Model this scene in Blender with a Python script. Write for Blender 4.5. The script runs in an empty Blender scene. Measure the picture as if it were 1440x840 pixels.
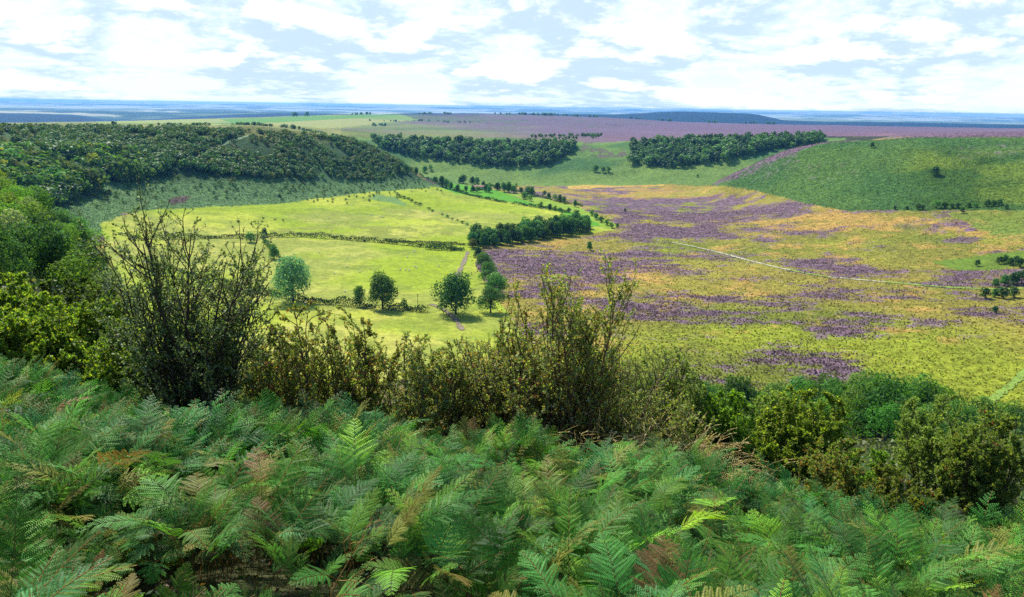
import bpy, math, random
import numpy as np

rs = np.random.RandomState(7)
random.seed(7)
PI = math.pi
R = math.radians

# ------------------------------------------------------------------ camera
EYE = np.array([0.0, 0.0, 110.0])
FPX = 1130.0
PITCH, ROLL = R(13.42), R(0.86)
scene = bpy.context.scene
cam_d = bpy.data.cameras.new("camera")
cam_d.sensor_width = 36.0
cam_d.lens = 36.0 * FPX / 1440.0
cam_d.clip_start = 0.05
cam_d.clip_end = 120000
cam = bpy.data.objects.new("camera", cam_d)
scene.collection.objects.link(cam)
_rx = np.array([[1, 0, 0], [0, math.cos(PI/2-PITCH), -math.sin(PI/2-PITCH)], [0, math.sin(PI/2-PITCH), math.cos(PI/2-PITCH)]])
_rz = np.array([[math.cos(ROLL), -math.sin(ROLL), 0], [math.sin(ROLL), math.cos(ROLL), 0], [0, 0, 1]])
CAMR = _rx @ _rz
from mathutils import Matrix
cam.matrix_world = Matrix.Translation(EYE.tolist()) @ Matrix(CAMR.tolist()).to_4x4()
scene.camera = cam

# ------------------------------------------------------------------ light
SUN_EL, SUN_AZ = R(50), R(-30)          # azimuth from +Y (the view direction), negative = left
world = bpy.data.worlds.new("World")
scene.world = world
world.use_nodes = True
wt = world.node_tree
for n in list(wt.nodes):
    wt.nodes.remove(n)


class NT:
    """tiny node helper"""
    def __init__(s, tree):
        s.t = tree

    def n(s, typ, **kw):
        nd = s.t.nodes.new(typ)
        for k, v in kw.items():
            if k.startswith("i_"):
                key = k[2:]
                nd.inputs[int(key) if key.isdigit() else key.replace("_", " ")].default_value = v
            else:
                setattr(nd, k, v)
        return nd

    def l(s, a, b):
        s.t.links.new(a, b)

    def val(s, sock, v):
        if hasattr(v, "is_linked"):
            s.l(v, sock)
        else:
            sock.default_value = v

    def math(s, op, a, b=0.0, c=0.0, clamp=False):
        nd = s.n("ShaderNodeMath", operation=op)
        nd.use_clamp = clamp
        s.val(nd.inputs[0], a); s.val(nd.inputs[1], b); s.val(nd.inputs[2], c)
        return nd.outputs[0]

    def mix(s, f, a, b, blend="MIX"):
        nd = s.n("ShaderNodeMix", data_type="RGBA", blend_type=blend)
        nd.clamp_factor = True
        s.val(nd.inputs[0], f)
        for i, v in ((6, a), (7, b)):
            if hasattr(v, "is_linked"):
                s.l(v, nd.inputs[i])
            else:
                nd.inputs[i].default_value = (*v[:3], 1)
        return nd.outputs[2]

    def noise(s, vec, scale, detail=4, rough=0.55, dist=0.0, out=0):
        nd = s.n("ShaderNodeTexNoise")
        nd.inputs["Scale"].default_value = scale
        nd.inputs["Detail"].default_value = detail
        nd.inputs["Roughness"].default_value = rough
        nd.inputs["Distortion"].default_value = dist
        if vec is not None:
            s.l(vec, nd.inputs["Vector"])
        return nd.outputs[out]

    def smooth(s, v, lo, hi, tlo=0.0, thi=1.0):
        nd = s.n("ShaderNodeMapRange", interpolation_type="SMOOTHSTEP")
        s.val(nd.inputs[0], v)
        nd.inputs[1].default_value = lo; nd.inputs[2].default_value = hi
        nd.inputs[3].default_value = tlo; nd.inputs[4].default_value = thi
        return nd.outputs[0]

    def comb(s, x, y, z):
        nd = s.n("ShaderNodeCombineXYZ")
        s.val(nd.inputs[0], x); s.val(nd.inputs[1], y); s.val(nd.inputs[2], z)
        return nd.outputs[0]


def build_sky():
    w = NT(wt)
    out = w.n("ShaderNodeOutputWorld")
    bg = w.n("ShaderNodeBackground")
    bg.inputs[1].default_value = 0.1
    sky = w.n("ShaderNodeTexSky", sky_type="NISHITA")
    sky.sun_disc = False
    sky.sun_elevation = SUN_EL
    sky.sun_rotation = SUN_AZ
    sky.altitude = 200
    sky.air_density = 1.0
    sky.dust_density = 1.0
    sky.ozone_density = 1.0
    tc = w.n("ShaderNodeTexCoord")
    sep = w.n("ShaderNodeSeparateXYZ")
    w.l(tc.outputs["Generated"], sep.inputs[0])
    x, y, z = sep.outputs
    az = w.math("ARCTAN2", x, y)
    el = w.math("ARCSINE", z)
    elc = w.math("MAXIMUM", el, 0.0)
    # distance-like coordinate of a cloud deck: rows crowd together towards the horizon
    q = w.math("DIVIDE", 1.0, w.math("ADD", elc, 0.075))
    def dens(de, detail=7):
        e2 = w.math("MAXIMUM", w.math("ADD", elc, de), 0.0)
        q2 = w.math("MULTIPLY", w.math("LOGARITHM", w.math("ADD", e2, 0.05), 2.718), 3.0)
        v = w.comb(w.math("MULTIPLY", az, 7.5), q2, 3.37)
        a = w.noise(v, 1.0, detail, 0.62, 0.15)
        b = w.noise(v, 0.4, 2, 0.5)
        return w.math("ADD", w.math("MULTIPLY", a, 0.75), w.math("MULTIPLY", b, 0.35))
    d0 = dens(0.0)
    d1 = dens(0.020, 5)
    cover = w.smooth(d0, 0.37, 0.58)
    # above the frame the cloud breaks up
    high = w.smooth(el, 0.14, 0.36, 1.0, 0.0)
    cover = w.math("MULTIPLY", cover, high)
    low = w.smooth(el, 0.0, 0.06, 0.55, 0.0)
    cover = w.math("MAXIMUM", cover, low, clamp=True)
    # cloud body: sunlit tops white, flat bases grey blue (lit from above and beyond)
    light = w.math("SUBTRACT", d0, d1)
    lit = w.smooth(light, -0.03, 0.09)
    thick = w.smooth(d0, 0.46, 0.56)
    shade = w.math("MULTIPLY", w.math("SUBTRACT", 1.0, lit), thick)
    cc = w.mix(shade, (8.6, 9.1, 9.3), (4.6, 6.0, 7.1))
    base = w.mix(1.0, sky.outputs[0], (1.2, 1.6, 1.8), "MULTIPLY")
    blue = w.mix(w.smooth(el, 0.04, 0.45), (5.9, 7.9, 8.5), base)
    col = w.mix(cover, blue, cc)
    w.l(col, bg.inputs[0])
    w.l(bg.outputs[0], out.inputs[0])


build_sky()
sd = bpy.data.lights.new("sun", "SUN")
sd.energy = 5.0
sd.angle = R(0.55)
sd.color = (1.0, 0.95, 0.86)
sun = bpy.data.objects.new("sun", sd)
scene.collection.objects.link(sun)
sun.rotation_euler = (PI/2 - SUN_EL, 0, PI - SUN_AZ)   # checked below
_sv = np.array([math.sin(SUN_AZ)*math.cos(SUN_EL), math.cos(SUN_AZ)*math.cos(SUN_EL), math.sin(SUN_EL)])
from mathutils import Vector
sun.rotation_euler = Vector(_sv.tolist()).to_track_quat("Z", "Y").to_euler()
scene.view_settings.view_transform = "Standard"
scene.view_settings.look = "None"
scene.view_settings.exposure = 0.5
scene.view_settings.gamma = 1.0
scene.cycles.max_bounces = 6
scene.cycles.diffuse_bounces = 2
scene.cycles.glossy_bounces = 1
scene.cycles.transmission_bounces = 3
scene.cycles.transparent_max_bounces = 4
scene.cycles.volume_bounces = 0
scene.cycles.caustics_reflective = False
scene.cycles.caustics_refractive = False
scene.cycles.use_denoising = False

# ------------------------------------------------------------------ projection
def pdir(u, v):
    u = np.asarray(u, float); v = np.asarray(v, float)
    d = np.stack([(u-720)/FPX, (420-v)/FPX, -np.ones_like(u+v)], -1)
    return d @ CAMR.T


def az_slope(u, v):
    d = pdir(u, v)
    return np.arctan2(d[..., 0], d[..., 1]), d[..., 2]/np.hypot(d[..., 0], d[..., 1])


def project(P):
    q = (P - EYE) @ CAMR
    w = np.maximum(-q[..., 2], 1e-3)
    return 720 + FPX*q[..., 0]/w, 420 - FPX*q[..., 1]/w


# ------------------------------------------------------------------ noise
def _hash(ix, iy, seed):
    h = (ix.astype(np.int64)*374761393 + iy.astype(np.int64)*668265263 + seed*982451653) & 0xFFFFFFFF
    h = ((h ^ (h >> 13))*1274126177) & 0xFFFFFFFF
    h = (h ^ (h >> 16)) & 0xFFFFFFFF
    return h/4294967295.0


def vnoise(x, y, seed=0):
    ix = np.floor(x); iy = np.floor(y)
    fx = x-ix; fy = y-iy
    fx = fx*fx*fx*(fx*(fx*6-15)+10); fy = fy*fy*fy*(fy*(fy*6-15)+10)
    a = _hash(ix, iy, seed); b = _hash(ix+1, iy, seed)
    c = _hash(ix, iy+1, seed); d = _hash(ix+1, iy+1, seed)
    return (a*(1-fx)+b*fx)*(1-fy)+(c*(1-fx)+d*fx)*fy


def fbm(x, y, scale, octaves=4, seed=0, gain=0.5):
    t = 0; amp = 1; tot = 0
    for o in range(octaves):
        ca, sa = math.cos(o*1.1+seed), math.sin(o*1.1+seed)
        X = (x*ca-y*sa)/scale*2**o; Y = (x*sa+y*ca)/scale*2**o
        t = t + amp*vnoise(X+17.3*o, Y-9.1*o, seed+o*31)
        tot += amp; amp *= gain
    return t/tot


def sstep(x, a, b):
    t = np.clip((x-a)/(b-a), 0, 1)
    return t*t*(3-2*t)


# ------------------------------------------------------------------ the relief, as rings of survey points round the viewpoint
def ring(items):
    """items: (u, 'dz', d, z) or (u, 'dv', d, v): distance with height or with the sight line"""
    A, D, Z = [], [], []
    for it in items:
        u, kind, d, q = it
        if kind == "dv":
            a, s = az_slope(u, q)
            z = d*float(s)
        else:
            a, _ = az_slope(u, 400)
            z = q
        A.append(float(a)); D.append(d); Z.append(z)
    return np.array(A), np.array(D, float), np.array(Z, float)


def allz(d, z):
    return [(-200, "dz", d, z), (1700, "dz", d, z)]


HZ = [(-300, 139), (0, 143), (240, 145.5), (480, 148.5), (720, 152), (960, 155), (1200, 159.5), (1440, 166), (1800, 174)]
RINGS = [
    allz(0.4, -1.65),
    [(-200, "dz", 5, -3.85), (500, "dz", 5, -4.1), (1000, "dz", 5, -4.4), (1700, "dz", 5, -4.6)],
    [(-200, "dz", 14, -5.5), (0, "dz", 14, -5.6), (350, "dz", 14, -6.4), (600, "dz", 14, -6.9), (900, "dz", 14, -7.2), (1100, "dz", 14, -7.4), (1250, "dz", 14, -7.5), (1440, "dz", 14, -7.2), (1700, "dz", 14, -7.0)],
    [(-200, "dv", 30, 480), (0, "dv", 30, 495), (170, "dv", 30, 520), (300, "dz", 30, -13.0), (600, "dz", 30, -15.5), (900, "dz", 30, -15.5), (1100, "dv", 30, 668), (1300, "dv", 30, 680), (1700, "dv", 30, 670)],
    [(-200, "dv", 70, 415), (0, "dv", 70, 425), (150, "dv", 70, 455), (260, "dz", 70, -29), (600, "dz", 70, -34), (1000, "dv", 70, 655), (1250, "dv", 70, 655), (1440, "dv", 70, 640), (1700, "dv", 70, 630)],
    [(-200, "dv", 130, 330), (0, "dv", 130, 345), (100, "dv", 130, 385), (170, "dv", 130, 440), (250, "dz", 130, -56), (600, "dz", 130, -60), (1000, "dv", 130, 622), (1440, "dv", 130, 612), (1700, "dv", 130, 605)],
    [(-200, "dv", 280, 225), (0, "dv", 260, 268), (60, "dv", 240, 305), (120, "dv", 205, 352), (170, "dv", 180, 412), (225, "dz", 200, -76), (600, "dz", 210, -82), (1000, "dv", 215, 570), (1330, "dv", 215, 578), (1700, "dv", 205, 575)],
    [(-200, "dz", 420, -50), (0, "dz", 400, -62), (120, "dz", 330, -78), (240, "dz", 290, -89), (800, "dz", 290, -90), (1440, "dz", 280, -87), (1700, "dz", 280, -82)],
    [(-200, "dz", 500, -60), (0, "dz", 500, -70), (120, "dz", 470, -78), (240, "dz", 450, -88), (600, "dz", 480, -91), (1000, "dz", 480, -91), (1440, "dz", 480, -87), (1700, "dz", 480, -80)],
    [(-200, "dv", 560, 285), (0, "dv", 570, 292), (120, "dv", 600, 293), (240, "dv", 640, 300), (360, "dv", 680, 290), (480, "dv", 780, 272), (600, "dv", 840, 264), (640, "dz", 850, -90), (950, "dz", 850, -92), (1000, "dz", 840, -91), (1100, "dv", 780, 277), (1200, "dv", 690, 294), (1320, "dv", 680, 296), (1440, "dv", 680, 294), (1700, "dv", 680, 290)],
    [(-200, "dv", 850, 178), (0, "dv", 850, 181), (120, "dv", 860, 181), (240, "dv", 870, 182), (360, "dv", 880, 183), (440, "dv", 920, 187), (500, "dv", 940, 196), (540, "dv", 945, 214), (570, "dv", 940, 232), (600, "dv", 935, 251), (620, "dv", 930, 262), (650, "dz", 950, -95), (980, "dz", 950, -93), (1010, "dv", 900, 256), (1050, "dv", 900, 240), (1100, "dv", 900, 214), (1160, "dv", 900, 199), (1250, "dv", 910, 193), (1440, "dv", 920, 191), (1700, "dv", 920, 188)],
    [(-200, "dv", 1000, 176), (0, "dv", 1000, 179), (400, "dv", 1050, 181), (480, "dz", 1060, -55), (540, "dz", 1060, -80), (650, "dz", 1040, -100), (980, "dz", 1030, -98), (1050, "dz", 1020, -84), (1100, "dz", 1020, -66), (1160, "dz", 1050, -46), (1250, "dv", 1080, 190.5), (1440, "dv", 1080, 189.5), (1700, "dv", 1080, 186)],
    [(-200, "dv", 1200, 175), (0, "dv", 1200, 177.5), (400, "dv", 1180, 179.5), (470, "dz", 1160, -60), (540, "dz", 1160, -95), (620, "dv", 1160, 246), (700, "dv", 1120, 256), (800, "dv", 1090, 260), (900, "dv", 1090, 259), (1000, "dv", 1090, 256), (1080, "dz", 1090, -90), (1160, "dz", 1120, -55), (1250, "dv", 1180, 189), (1440, "dv", 1180, 188.5), (1700, "dv", 1180, 186)],
    [(-200, "dv", 1450, 174), (0, "dv", 1450, 176), (400, "dv", 1450, 178), (480, "dv", 1400, 186), (540, "dv", 1360, 192), (700, "dv", 1330, 195), (800, "dv", 1330, 198), (870, "dv", 1330, 200), (1000, "dv", 1330, 197), (1160, "dv", 1350, 192), (1250, "dv", 1400, 187.5), (1440, "dv", 1400, 187.5), (1700, "dv", 1400, 186)],
    [(-200, "dv", 2600, 173), (0, "dv", 2600, 175), (240, "dv", 2600, 173.5), (360, "dv", 2600, 175), (480, "dv", 2600, 181), (700, "dv", 2600, 187), (1000, "dv", 2600, 187.5), (1440, "dv", 2600, 186), (1700, "dv", 2600, 186)],
    [(-200, "dv", 4500, 173), (0, "dv", 4500, 174), (150, "dv", 4500, 172), (300, "dv", 4500, 167), (480, "dv", 4500, 161.5), (720, "dv", 4500, 161), (860, "dv", 4500, 166), (960, "dv", 4500, 172), (1080, "dv", 4500, 175), (1200, "dv", 4500, 177), (1440, "dv", 4500, 181.5), (1700, "dv", 4500, 184)],
    allz(6200, -230),
    [(-200, "dv", 8500, 160), (0, "dv", 8500, 160), (110, "dv", 8500, 161.5), (150, "dv", 8500, 173), (220, "dv", 8500, 171), (330, "dv", 8500, 163), (420, "dv", 8500, 160.5), (520, "dv", 8500, 163), (640, "dv", 8500, 160), (720, "dv", 8500, 158), (860, "dv", 8500, 160.5), (960, "dv", 8500, 159), (1060, "dv", 8500, 161.5), (1100, "dv", 8500, 171), (1250, "dv", 8500, 173), (1440, "dv", 8500, 177), (1700, "dv", 8500, 180)],
    [(u, "dv", 11000, v+13) for u, v in HZ],
    [(u, "dv", 17000, v+7.5) for u, v in HZ],
    [(u, "dv", 28000, v) for u, v in HZ],
    [(u, "dv", 31000, v+1.5) for u, v in HZ],
]
NA = 1801
AZT = np.linspace(R(-60), R(60), NA)
TD = np.zeros((NA, len(RINGS))); TZ = np.zeros_like(TD)
for k, items in enumerate(RINGS):
    a, d, z = ring(items)
    o = np.argsort(a)
    dd = np.interp(AZT, a[o], d[o]); zz = np.interp(AZT, a[o], z[o])
    sig = 12 if k < 17 else 5
    ker = np.exp(-0.5*(np.arange(-40, 41)/sig)**2); ker /= ker.sum()
    dd = np.convolve(np.pad(dd, 40, "edge"), ker, "valid"); zz = np.convolve(np.pad(zz, 40, "edge"), ker, "valid")
    TD[:, k] = dd; TZ[:, k] = zz
h_ = np.diff(TD, axis=1); dl_ = np.diff(TZ, axis=1)/h_
TM = np.zeros_like(TD)
w1 = 2*h_[:, 1:]+h_[:, :-1]; w2 = h_[:, 1:]+2*h_[:, :-1]
same = (dl_[:, 1:]*dl_[:, :-1]) > 0
with np.errstate(divide="ignore", invalid="ignore"):
    hm = (w1+w2)/(w1/dl_[:, :-1]+w2/dl_[:, 1:])
TM[:, 1:-1] = np.where(same, hm, 0)
TM[:, 0] = dl_[:, 0]; TM[:, -1] = dl_[:, -1]


def height(x, y):
    x = np.asarray(x, float); y = np.asarray(y, float)
    shp = np.broadcast(x, y).shape
    x = np.broadcast_to(x, shp).ravel(); y = np.broadcast_to(y, shp).ravel()
    az = np.arctan2(x, y); d = np.hypot(x, y)
    fi = np.clip((az-AZT[0])/(AZT[1]-AZT[0]), 0, NA-1.001)
    i = fi.astype(int); f = (fi-i)[:, None]
    Dk = TD[i]*(1-f)+TD[i+1]*f; Zk = TZ[i]*(1-f)+TZ[i+1]*f; Mk = TM[i]*(1-f)+TM[i+1]*f
    j = np.clip((Dk <= d[:, None]).sum(1)-1, 0, Dk.shape[1]-2)
    r = np.arange(len(d))
    d0, d1, z0, z1, m0, m1 = Dk[r, j], Dk[r, j+1], Zk[r, j], Zk[r, j+1], Mk[r, j], Mk[r, j+1]
    t = np.clip((d-d0)/(d1-d0), 0, 1); h = d1-d0
    z = (2*t**3-3*t**2+1)*z0+(t**3-2*t**2+t)*h*m0+(-2*t**3+3*t**2)*z1+(t**3-t**2)*h*m1
    # roll and roughness of the ground
    a1 = sstep(d, 60, 400)
    hill = sstep(d, 560, 700)*(1-sstep(d, 1500, 2200))
    z = z+a1*(fbm(x, y, 130, 3, 5)-0.5)*(5.0+3*sstep(d, 600, 900))*(1-0.75*sstep(d, 2000, 6000))
    z = z+sstep(d, 25, 200)*(fbm(x, y, 22, 3, 9)-0.5)*(1.3+2.0*hill)
    z = z+sstep(d, 4000, 9000)*(fbm(x, y, 1500, 4, 3)-0.5)*60*sstep(d, 4800, 9000)
    z = z+(fbm(x, y, 3.0, 3, 15)-0.5)*0.35*sstep(d, 1, 5)
    back = sstep(np.abs(az), R(62), R(95))
    z = z*(1-back)+back*(-1.65+0*z)
    return (z+EYE[2]).reshape(shp)


_DM = np.concatenate([np.geomspace(2, 200, 500), np.geomspace(200.5, 3000, 1600), np.geomspace(3010, 40000, 500)])


def ground(u, v, dmin=2.0):
    """where the sight line through a point of the photograph meets the relief, beyond dmin"""
    a, s = az_slope(u, v)
    a = float(a); s = float(s)
    dm = _DM[_DM >= dmin]
    z = height(dm*math.sin(a), dm*math.cos(a))
    zr = EYE[2]+dm*s
    hit = np.nonzero(z >= zr)[0]
    if len(hit) == 0:
        return None
    k = hit[0]
    d = dm[k]
    if k > 0:
        e0 = zr[k-1]-z[k-1]; e1 = zr[k]-z[k]
        if e0 > 0:
            d = dm[k-1]+(dm[k]-dm[k-1])*e0/(e0-e1)
    x, y = d*math.sin(a), d*math.cos(a)
    return np.array([x, y, float(height(x, y))])


def at(u, d):
    a, _ = az_slope(u, 420)
    x, y = d*math.sin(a), d*math.cos(a)
    return np.array([x, y, float(height(x, y))])


# ------------------------------------------------------------------ mesh helpers
def make_mesh(name, V, F, mats, col=None, smooth=False, mi=None, attrs=None):
    """V (n,3), F (m,4) quads (or (m,3)); col per-face or per-vertex rgb"""
    V = np.asarray(V, np.float32); F = np.asarray(F, np.int32)
    me = bpy.data.meshes.new(name)
    k = F.shape[1]
    me.vertices.add(len(V)); me.vertices.foreach_set("co", V.ravel())
    me.loops.add(F.size); me.loops.foreach_set("vertex_index", F.ravel())
    me.polygons.add(len(F)); me.polygons.foreach_set("loop_start", np.arange(0, F.size, k, dtype=np.int32))
    me.polygons.foreach_set("loop_total", np.full(len(F), k, np.int32))
    for m in (mats if isinstance(mats, (list, tuple)) else [mats]):
        me.materials.append(m)
    if mi is not None:
        me.polygons.foreach_set("material_index", np.asarray(mi, np.int32))
    me.update(calc_edges=True)
    if smooth:
        me.polygons.foreach_set("use_smooth", np.ones(len(F), bool))
    if col is not None:
        col = np.asarray(col, np.float32)
        dom = "FACE" if len(col) == len(F) and len(col) != len(V) else "POINT"
        at_ = me.attributes.new("tint", "FLOAT_COLOR", dom)
        c4 = np.ones((len(col), 4), np.float32); c4[:, :3] = col
        at_.data.foreach_set("color", c4.ravel())
    for nme, arr in (attrs or {}).items():
        a_ = me.attributes.new(nme, "FLOAT", "POINT")
        a_.data.foreach_set("value", np.asarray(arr, np.float32))
    return me


def link(name, me, parent=None, loc=None, rz=0.0, sc=None):
    o = bpy.data.objects.new(name, me)
    scene.collection.objects.link(o)
    if parent is not None:
        o.parent = parent
    if loc is not None:
        o.location = [float(q) for q in loc]
    if rz:
        o.rotation_euler = (0, 0, rz)
    if sc is not None:
        o.scale = sc if hasattr(sc, "__len__") else (sc, sc, sc)
    return o


def tag(o, label=None, cat=None, group=None, kind=None):
    if label: o["label"] = label
    if cat: o["category"] = cat
    if group: o["group"] = group
    if kind: o["kind"] = kind
    return o


def thing(name, loc, label, cat, group=None, rz=0.0, sc=1.0):
    o = bpy.data.objects.new(name, None)
    scene.collection.objects.link(o)
    o.empty_display_size = 0.5
    o.location = [float(q) for q in loc]
    o.rotation_euler = (0, 0, rz)
    o.scale = sc if hasattr(sc, "__len__") else (sc, sc, sc)
    return tag(o, label, cat, group)


def norm(a):
    return a/np.maximum(np.linalg.norm(a, axis=-1, keepdims=True), 1e-9)


class Geo:
    """collects quads"""
    def __init__(s):
        s.V = []; s.F = []; s.C = []; s.n = 0; s.M = []

    def add(s, V, F, C=None, m=0):
        V = np.asarray(V, float).reshape(-1, 3); F = np.asarray(F, int).reshape(-1, 4)
        s.V.append(V); s.F.append(F+s.n); s.n += len(V)
        if C is None:
            C = np.ones((len(F), 3))
        C = np.broadcast_to(np.asarray(C, float), (len(F), 3))
        s.C.append(C); s.M.append(np.full(len(F), m))
        return s

    def leaves(s, P, axis, side, L, W, C, m=0, fold=0.25):
        """a pointed folded leaf blade per row of P: base at P, growing along axis, spread along side"""
        P = np.asarray(P, float); n = len(P)
        L = np.broadcast_to(L, (n,))[:, None]; W = np.broadcast_to(W, (n,))[:, None]
        nn = norm(np.cross(axis, side))
        V = np.stack([P, P+axis*L*0.45+side*W*0.5+nn*W*fold, P+axis*L, P+axis*L*0.45-side*W*0.5+nn*W*fold], 1)
        F = np.arange(n*4).reshape(n, 4)
        return s.add(V, F, C, m)

    def prisms(s, A, B, ra, rb, C, sides=4, m=0):
        A = np.asarray(A, float); B = np.asarray(B, float); n = len(A)
        if n == 0:
            return s
        ra = np.broadcast_to(ra, (n,)); rb = np.broadcast_to(rb, (n,))
        d = norm(B-A)
        up = np.where(np.abs(d[:, 2:3]) > 0.9, np.array([[1.0, 0, 0]]), np.array([[0, 0, 1.0]]))
        e1 = norm(np.cross(d, up)); e2 = np.cross(d, e1)
        th = np.arange(sides)*2*PI/sides
        off = e1[:, None]*np.cos(th)[None, :, None]+e2[:, None]*np.sin(th)[None, :, None]
        Va = A[:, None]+off*ra[:, None, None]; Vb = B[:, None]+off*rb[:, None, None]
        V = np.concatenate([Va, Vb], 1)
        k = np.arange(sides); k2 = (k+1) % sides
        f = np.stack([k, k2, k2+sides, k+sides], 1)
        F = (np.arange(n)[:, None, None]*2*sides+f[None]).reshape(-1, 4)
        C = np.asarray(C, float)
        if C.ndim == 2:
            C = np.repeat(C, sides, 0)
        return s.add(V, F, C, m)

    def arrays(s):
        return np.concatenate(s.V), np.concatenate(s.F), np.concatenate(s.C), np.concatenate(s.M)

    def mesh(s, name, mats):
        V, F, C, M = s.arrays()
        return make_mesh(name, V, F, mats, C, mi=M if M.max() > 0 else None)


def rdir(n, rng=rs):
    v = rng.normal(size=(n, 3))
    return norm(v)


# ------------------------------------------------------------------ materials
def foliage_mat(name, gain=1.0, transl=0.35, rough=0.55, spec=0.3, rnd=0.25):
    m = bpy.data.materials.new(name); m.use_nodes = True
    t = NT(m.node_tree); m.node_tree.nodes.clear()
    out = t.n("ShaderNodeOutputMaterial")
    p = t.n("ShaderNodeBsdfPrincipled")
    p.inputs["Roughness"].default_value = rough
    p.inputs["Specular IOR Level"].default_value = spec
    a = t.n("ShaderNodeAttribute"); a.attribute_name = "tint"
    oi = t.n("ShaderNodeObjectInfo")
    k = t.math("ADD", t.math("MULTIPLY", oi.outputs["Random"], 2*rnd*gain), gain*(1-rnd))
    kk = t.comb(k, k, t.math("MULTIPLY", k, 0.98))
    hue = t.n("ShaderNodeHueSaturation")
    t.val(hue.inputs["Hue"], t.math("ADD", 0.5, t.math("MULTIPLY", t.math("SUBTRACT", t.math("FRACT", t.math("MULTIPLY", oi.outputs["Random"], 7.31)), 0.5), 0.12*rnd)))
    c = t.mix(1.0, a.outputs["Color"], kk, "MULTIPLY")
    t.l(c, hue.inputs["Color"])
    c = hue.outputs[0]
    t.l(c, p.inputs["Base Color"])
    tr = t.n("ShaderNodeBsdfTranslucent")
    c2 = t.mix(1.0, c, (1.25, 1.35, 0.5), "MULTIPLY")
    t.l(c2, tr.inputs[0])
    mx = t.n("ShaderNodeMixShader"); mx.inputs[0].default_value = transl
    t.l(p.outputs[0], mx.inputs[1]); t.l(tr.outputs[0], mx.inputs[2])
    t.l(mx.outputs[0], out.inputs[0])
    return m


def plain_mat(name, col, rough=0.85, nscale=None, amt=0.3, spec=0.2, tint=False, bump=0.0):
    m = bpy.data.materials.new(name); m.use_nodes = True
    t = NT(m.node_tree); p = m.node_tree.nodes["Principled BSDF"]
    p.inputs["Roughness"].default_value = rough
    p.inputs["Specular IOR Level"].default_value = spec
    if tint:
        a = t.n("ShaderNodeAttribute"); a.attribute_name = "tint"; c = a.outputs["Color"]
    else:
        rgb = t.n("ShaderNodeRGB"); rgb.outputs[0].default_value = (*col, 1); c = rgb.outputs[0]
    if nscale:
        tc = t.n("ShaderNodeTexCoord")
        nz = t.noise(tc.outputs["Object"], nscale, 5, 0.6)
        k = t.smooth(nz, 0.3, 0.7, 1-amt, 1+amt)
        c = t.mix(1.0, c, t.comb(k, k, k), "MULTIPLY")
        if bump:
            b = t.n("ShaderNodeBump"); b.inputs["Strength"].default_value = 0.6; b.inputs["Distance"].default_value = bump
            t.l(nz, b.inputs["Height"]); t.l(b.outputs[0], p.inputs["Normal"])
    t.l(c, p.inputs["Base Color"])
    return m


M_LEAF = foliage_mat("leaves", rnd=0.3, spec=0.08, rough=0.7, transl=0.42)
M_LEAF_NEAR = foliage_mat("near_leaves", transl=0.52, rough=0.5, spec=0.2, rnd=0.0)
M_FERN = foliage_mat("bracken_fronds", transl=0.32, rough=0.5, spec=0.12, rnd=0.0)
M_BARK = plain_mat("bark", (0.07, 0.055, 0.04), nscale=8, amt=0.4, bump=0.02)
M_TWIG = plain_mat("twig_bark", (0.05, 0.04, 0.03), tint=True)


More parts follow.
